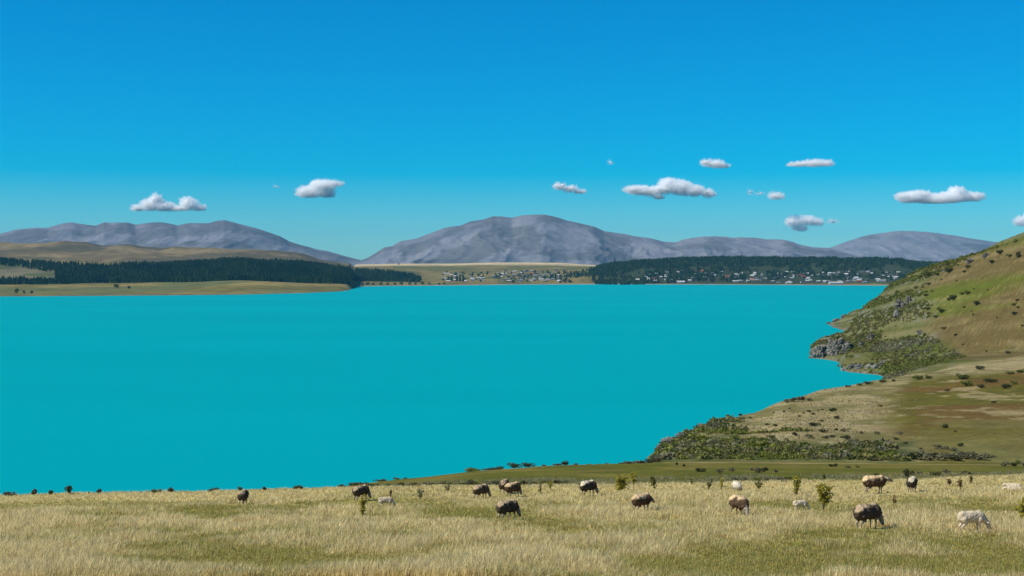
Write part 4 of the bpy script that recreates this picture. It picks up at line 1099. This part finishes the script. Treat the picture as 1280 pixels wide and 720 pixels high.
# ------------------------------------------------------------------ sheep
def wool_mat(name, dark, light, sc=5.0):
    return noise_mat(name, dark, light, sc, rough=1.0, bump=(26, 1.0, 0.03), vary=0.12, pos=(.36, .64), spec=0.0)
M_wool = attr_mat("sheep_wool", detail=((3.5, 0.35), (16, 0.35)), bump=(26, 1.0, 0.03), rough=1.0, spec=0.0)
WOOL = {"grey": ((0.080, 0.058, 0.042), (0.38, 0.285, 0.175), .055), "tan": ((0.085, 0.055, 0.034), (0.50, 0.375, 0.215), 0.0), "cream": ((0.060, 0.046, 0.036), (0.55, 0.475, 0.34), 0.05), "pale": ((0.30, 0.26, 0.20), (0.55, 0.49, 0.38), -.1)}  # painted tones per fleece: shaded flank, sunlit back, then edge shift
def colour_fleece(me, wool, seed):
    """Merino fleece: sunlit rump and back over shaded flanks, painted as wool colour, ragged edged."""
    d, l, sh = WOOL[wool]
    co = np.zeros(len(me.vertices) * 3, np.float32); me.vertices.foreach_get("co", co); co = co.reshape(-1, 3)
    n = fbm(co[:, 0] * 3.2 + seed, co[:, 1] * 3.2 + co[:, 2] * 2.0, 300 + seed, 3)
    t = smooth(.70 + sh, .80 + sh, co[:, 2] - 0.16 * co[:, 0] + 0.34 * (n - .5))  # light on the back and shade on the flanks go into the colour
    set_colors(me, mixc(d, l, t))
M_lambwool = wool_mat("cream_wool", (0.44, 0.36, 0.25), (0.60, 0.51, 0.37), 6)
M_face = noise_mat("sheep_skin", (0.16, 0.13, 0.10), (0.38, 0.32, 0.25), 9)
M_lambface = noise_mat("lamb_skin", (0.42, 0.35, 0.27), (0.60, 0.52, 0.42), 9)

def make_sheep(pose, lamb=False, seed=0):
    """Body facing +X with hooves on z = 0; fleece is a child. Returns (body mesh, fleece mesh)."""
    R = random.Random(seed)
    s = 0.96 if not lamb else 0.92
    fat = 1.0 if not lamb else 0.74
    step = [R.uniform(-.05, .05) for _ in range(4)]
    shoulder = (0.40, 0, 0.66)
    if pose == "graze":  poll = (0.68, R.uniform(-.04, .04), 0.38); muz = (0.80, poll[1], 0.12)
    elif pose == "low":  poll = (0.68, -.02, 0.58); muz = (0.86, -.05, 0.42)
    elif pose == "turned": poll = (0.62, -.12, 0.78); muz = (0.72, -.34, 0.66)
    else:                poll = (0.66, 0, 0.74); muz = (0.88, 0, 0.62)
    P = [E((0.0, 0, .60), (.50, .21 * fat + .02, .23)), E((-.36, 0, .61), (.20, .19 * fat + .02, .21)), E((.33, 0, .59), (.19, .18 * fat + .02, .23)),
         ('c', shoulder, poll, .155, .10), ('c', poll, lerp_pts(poll, muz, .55), .100, .088), ('c', lerp_pts(poll, muz, .5), muz, .086, .060)]
    d = np.array(muz) - np.array(poll); d = d / np.linalg.norm(d)
    for sgn in (-1, 1):
        side = np.array([-d[1], d[0], 0]); side = np.array([0, 1, 0]) if np.linalg.norm(side) < .3 else side / np.linalg.norm(side)
        b = np.array(poll) + side * sgn * .06 + np.array([-.01, 0, .03])
        P.append(('c', tuple(b), tuple(b + side * sgn * .15 + np.array([-.03, 0, -.01])), .036, .022))
        y = .125 * sgn; k = 0 if sgn < 0 else 1
        hx = step[k]; fx = step[2 + k]
        P += [('c', (-.36, y, .58), (-.27 + hx * .4, y, .38), .115, .070), ('c', (-.27 + hx * .4, y, .38), (-.42 + hx, y, .25), .068, .036),
              ('c', (-.42 + hx, y, .25), (-.38 + hx, y, .05), .033, .027), ('c', (-.38 + hx, y, .05), (-.355 + hx, y, .02), .036, .034),
              ('c', (.34, y, .56), (.29 + fx * .3, y, .38), .10, .062), ('c', (.29 + fx * .3, y, .38), (.33 + fx * .7, y, .21), .052, .034),
              ('c', (.33 + fx * .7, y, .21), (.32 + fx, y, .05), .031, .026), ('c', (.32 + fx, y, .05), (.345 + fx, y, .02), .035, .033)]
    P.append(('c', (-.53, 0, .66), (-.58, 0, .50), .035, .022))
    body = hull_blob(P, .024, 3, name="sheep")
    t = .055 if not lamb else .022
    Q = [E((-.02, 0, .635), (.52 + t, .235 * fat + t, .225 + t)), E((-.37, 0, .64), (.20 + t, .21 * fat + t, .22 + t)), E((.32, 0, .63), (.20 + t, .21 * fat + t, .24 + t)),
         ('c', shoulder, lerp_pts(shoulder, poll, .72), .155 + t, .09 + t * .7), E((.36, 0, .56), (.16, .17 * fat, .19))]
    for sgn in (-1, 1):
        Q += [('c', (-.36, .12 * sgn, .55), (-.30, .125 * sgn, .40), .13 + t * .5, .075 + t * .5), ('c', (.33, .12 * sgn, .54), (.30, .125 * sgn, .40), .11 + t * .5, .062 + t * .5)]
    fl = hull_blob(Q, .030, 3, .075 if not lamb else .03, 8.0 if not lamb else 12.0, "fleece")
    body.materials.append(M_lambface if lamb else M_face); fl.materials.append(M_lambwool if lamb else M_wool)
    for me_ in (body, fl): me_.transform(Matrix.Scale(s, 4))
    return body, fl
KINDS = {}
def sheep(px, py, face_deg, pose, label, scale=1.0, lamb=False, var=0, sink=0.0, wool="grey", name=None):
    key = (pose, lamb, var, wool)
    if key not in KINDS: KINDS[key] = make_sheep(pose, lamb, var * 13 + len(pose))
    b, f = KINDS[key]
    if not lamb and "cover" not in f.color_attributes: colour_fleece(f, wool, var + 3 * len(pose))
    p = near_hit(px, py)
    o = link(name or ("lamb" if lamb else "sheep"), b, None, (p[0], p[1], p[2] - 0.02 - sink), math.radians(face_deg), scale)
    link("fleece", f, o)
    return tag(o, label, "lamb" if lamb else "sheep")
sheep(304, 631, 86, "graze", "lone dark sheep seen from behind on the left of the pasture", .92)
sheep(451, 626, 52, "graze", "dark sheep grazing beside the narrow yellow-green briar", .98, var=1)
sheep(482, 634.5, 8, "graze", "pinkish white lamb left of the grey shrub", .70, True)
sheep(601, 624, 48, "graze", "dark humped sheep grazing, left of the pair", .98, var=2)
sheep(630, 617, 75, "graze", "sheep half hidden behind its neighbour in the pair", .96, var=1)
sheep(641, 621.5, 48, "graze", "front sheep of the pair, rump towards us", 1.0, wool="tan")
sheep(634, 650, 46, "graze", "dark sheep grazing nearest below the pair, legs showing", 1.02, var=3)
sheep(735, 620, 42, "graze", "pale-backed ewe grazing with its muzzle to the right", 1.02, var=1, wool="cream")
sheep(802, 640, 44, "low", "ewe with a sunlit cream rump and half-raised head in front of the widest briar", 1.02, wool="tan")
sheep(921, 613, 95, "graze", "white-backed resting sheep partly hidden behind the ewe facing us", .95, sink=.28, var=2, wool="pale")
sheep(924, 645, -68, "graze", "ewe facing us with lowered head and one dark flank", 1.05, var=2, wool="tan")
sheep(1000, 639, 15, "graze", "small white lamb grazing between two briars", .68, True, 1)
sheep(1093, 617, 8, "level", "long-bodied ewe walking right with level head", 1.22, var=1, wool="tan")
sheep(1140, 615, 62, "graze", "cream-backed ewe seen from behind, right of the long-bodied one", 1.0, var=3, wool="cream")
sheep(1084, 661, 34, "graze", "biggest dark ewe grazing in front of the long-bodied one", 1.14, var=1)
sheep(1214, 665, 10, "graze", "large white shorn lamb grazing nearest on the right", 1.02, True, 2)
sheep(1267, 610, 150, "level", "rear white lamb lying in the grass at the right edge", .8, True, 1, .34)
sheep(1268, 613.5, 165, "level", "front white lamb lying in the grass at the right edge", .8, True, 2, .38)
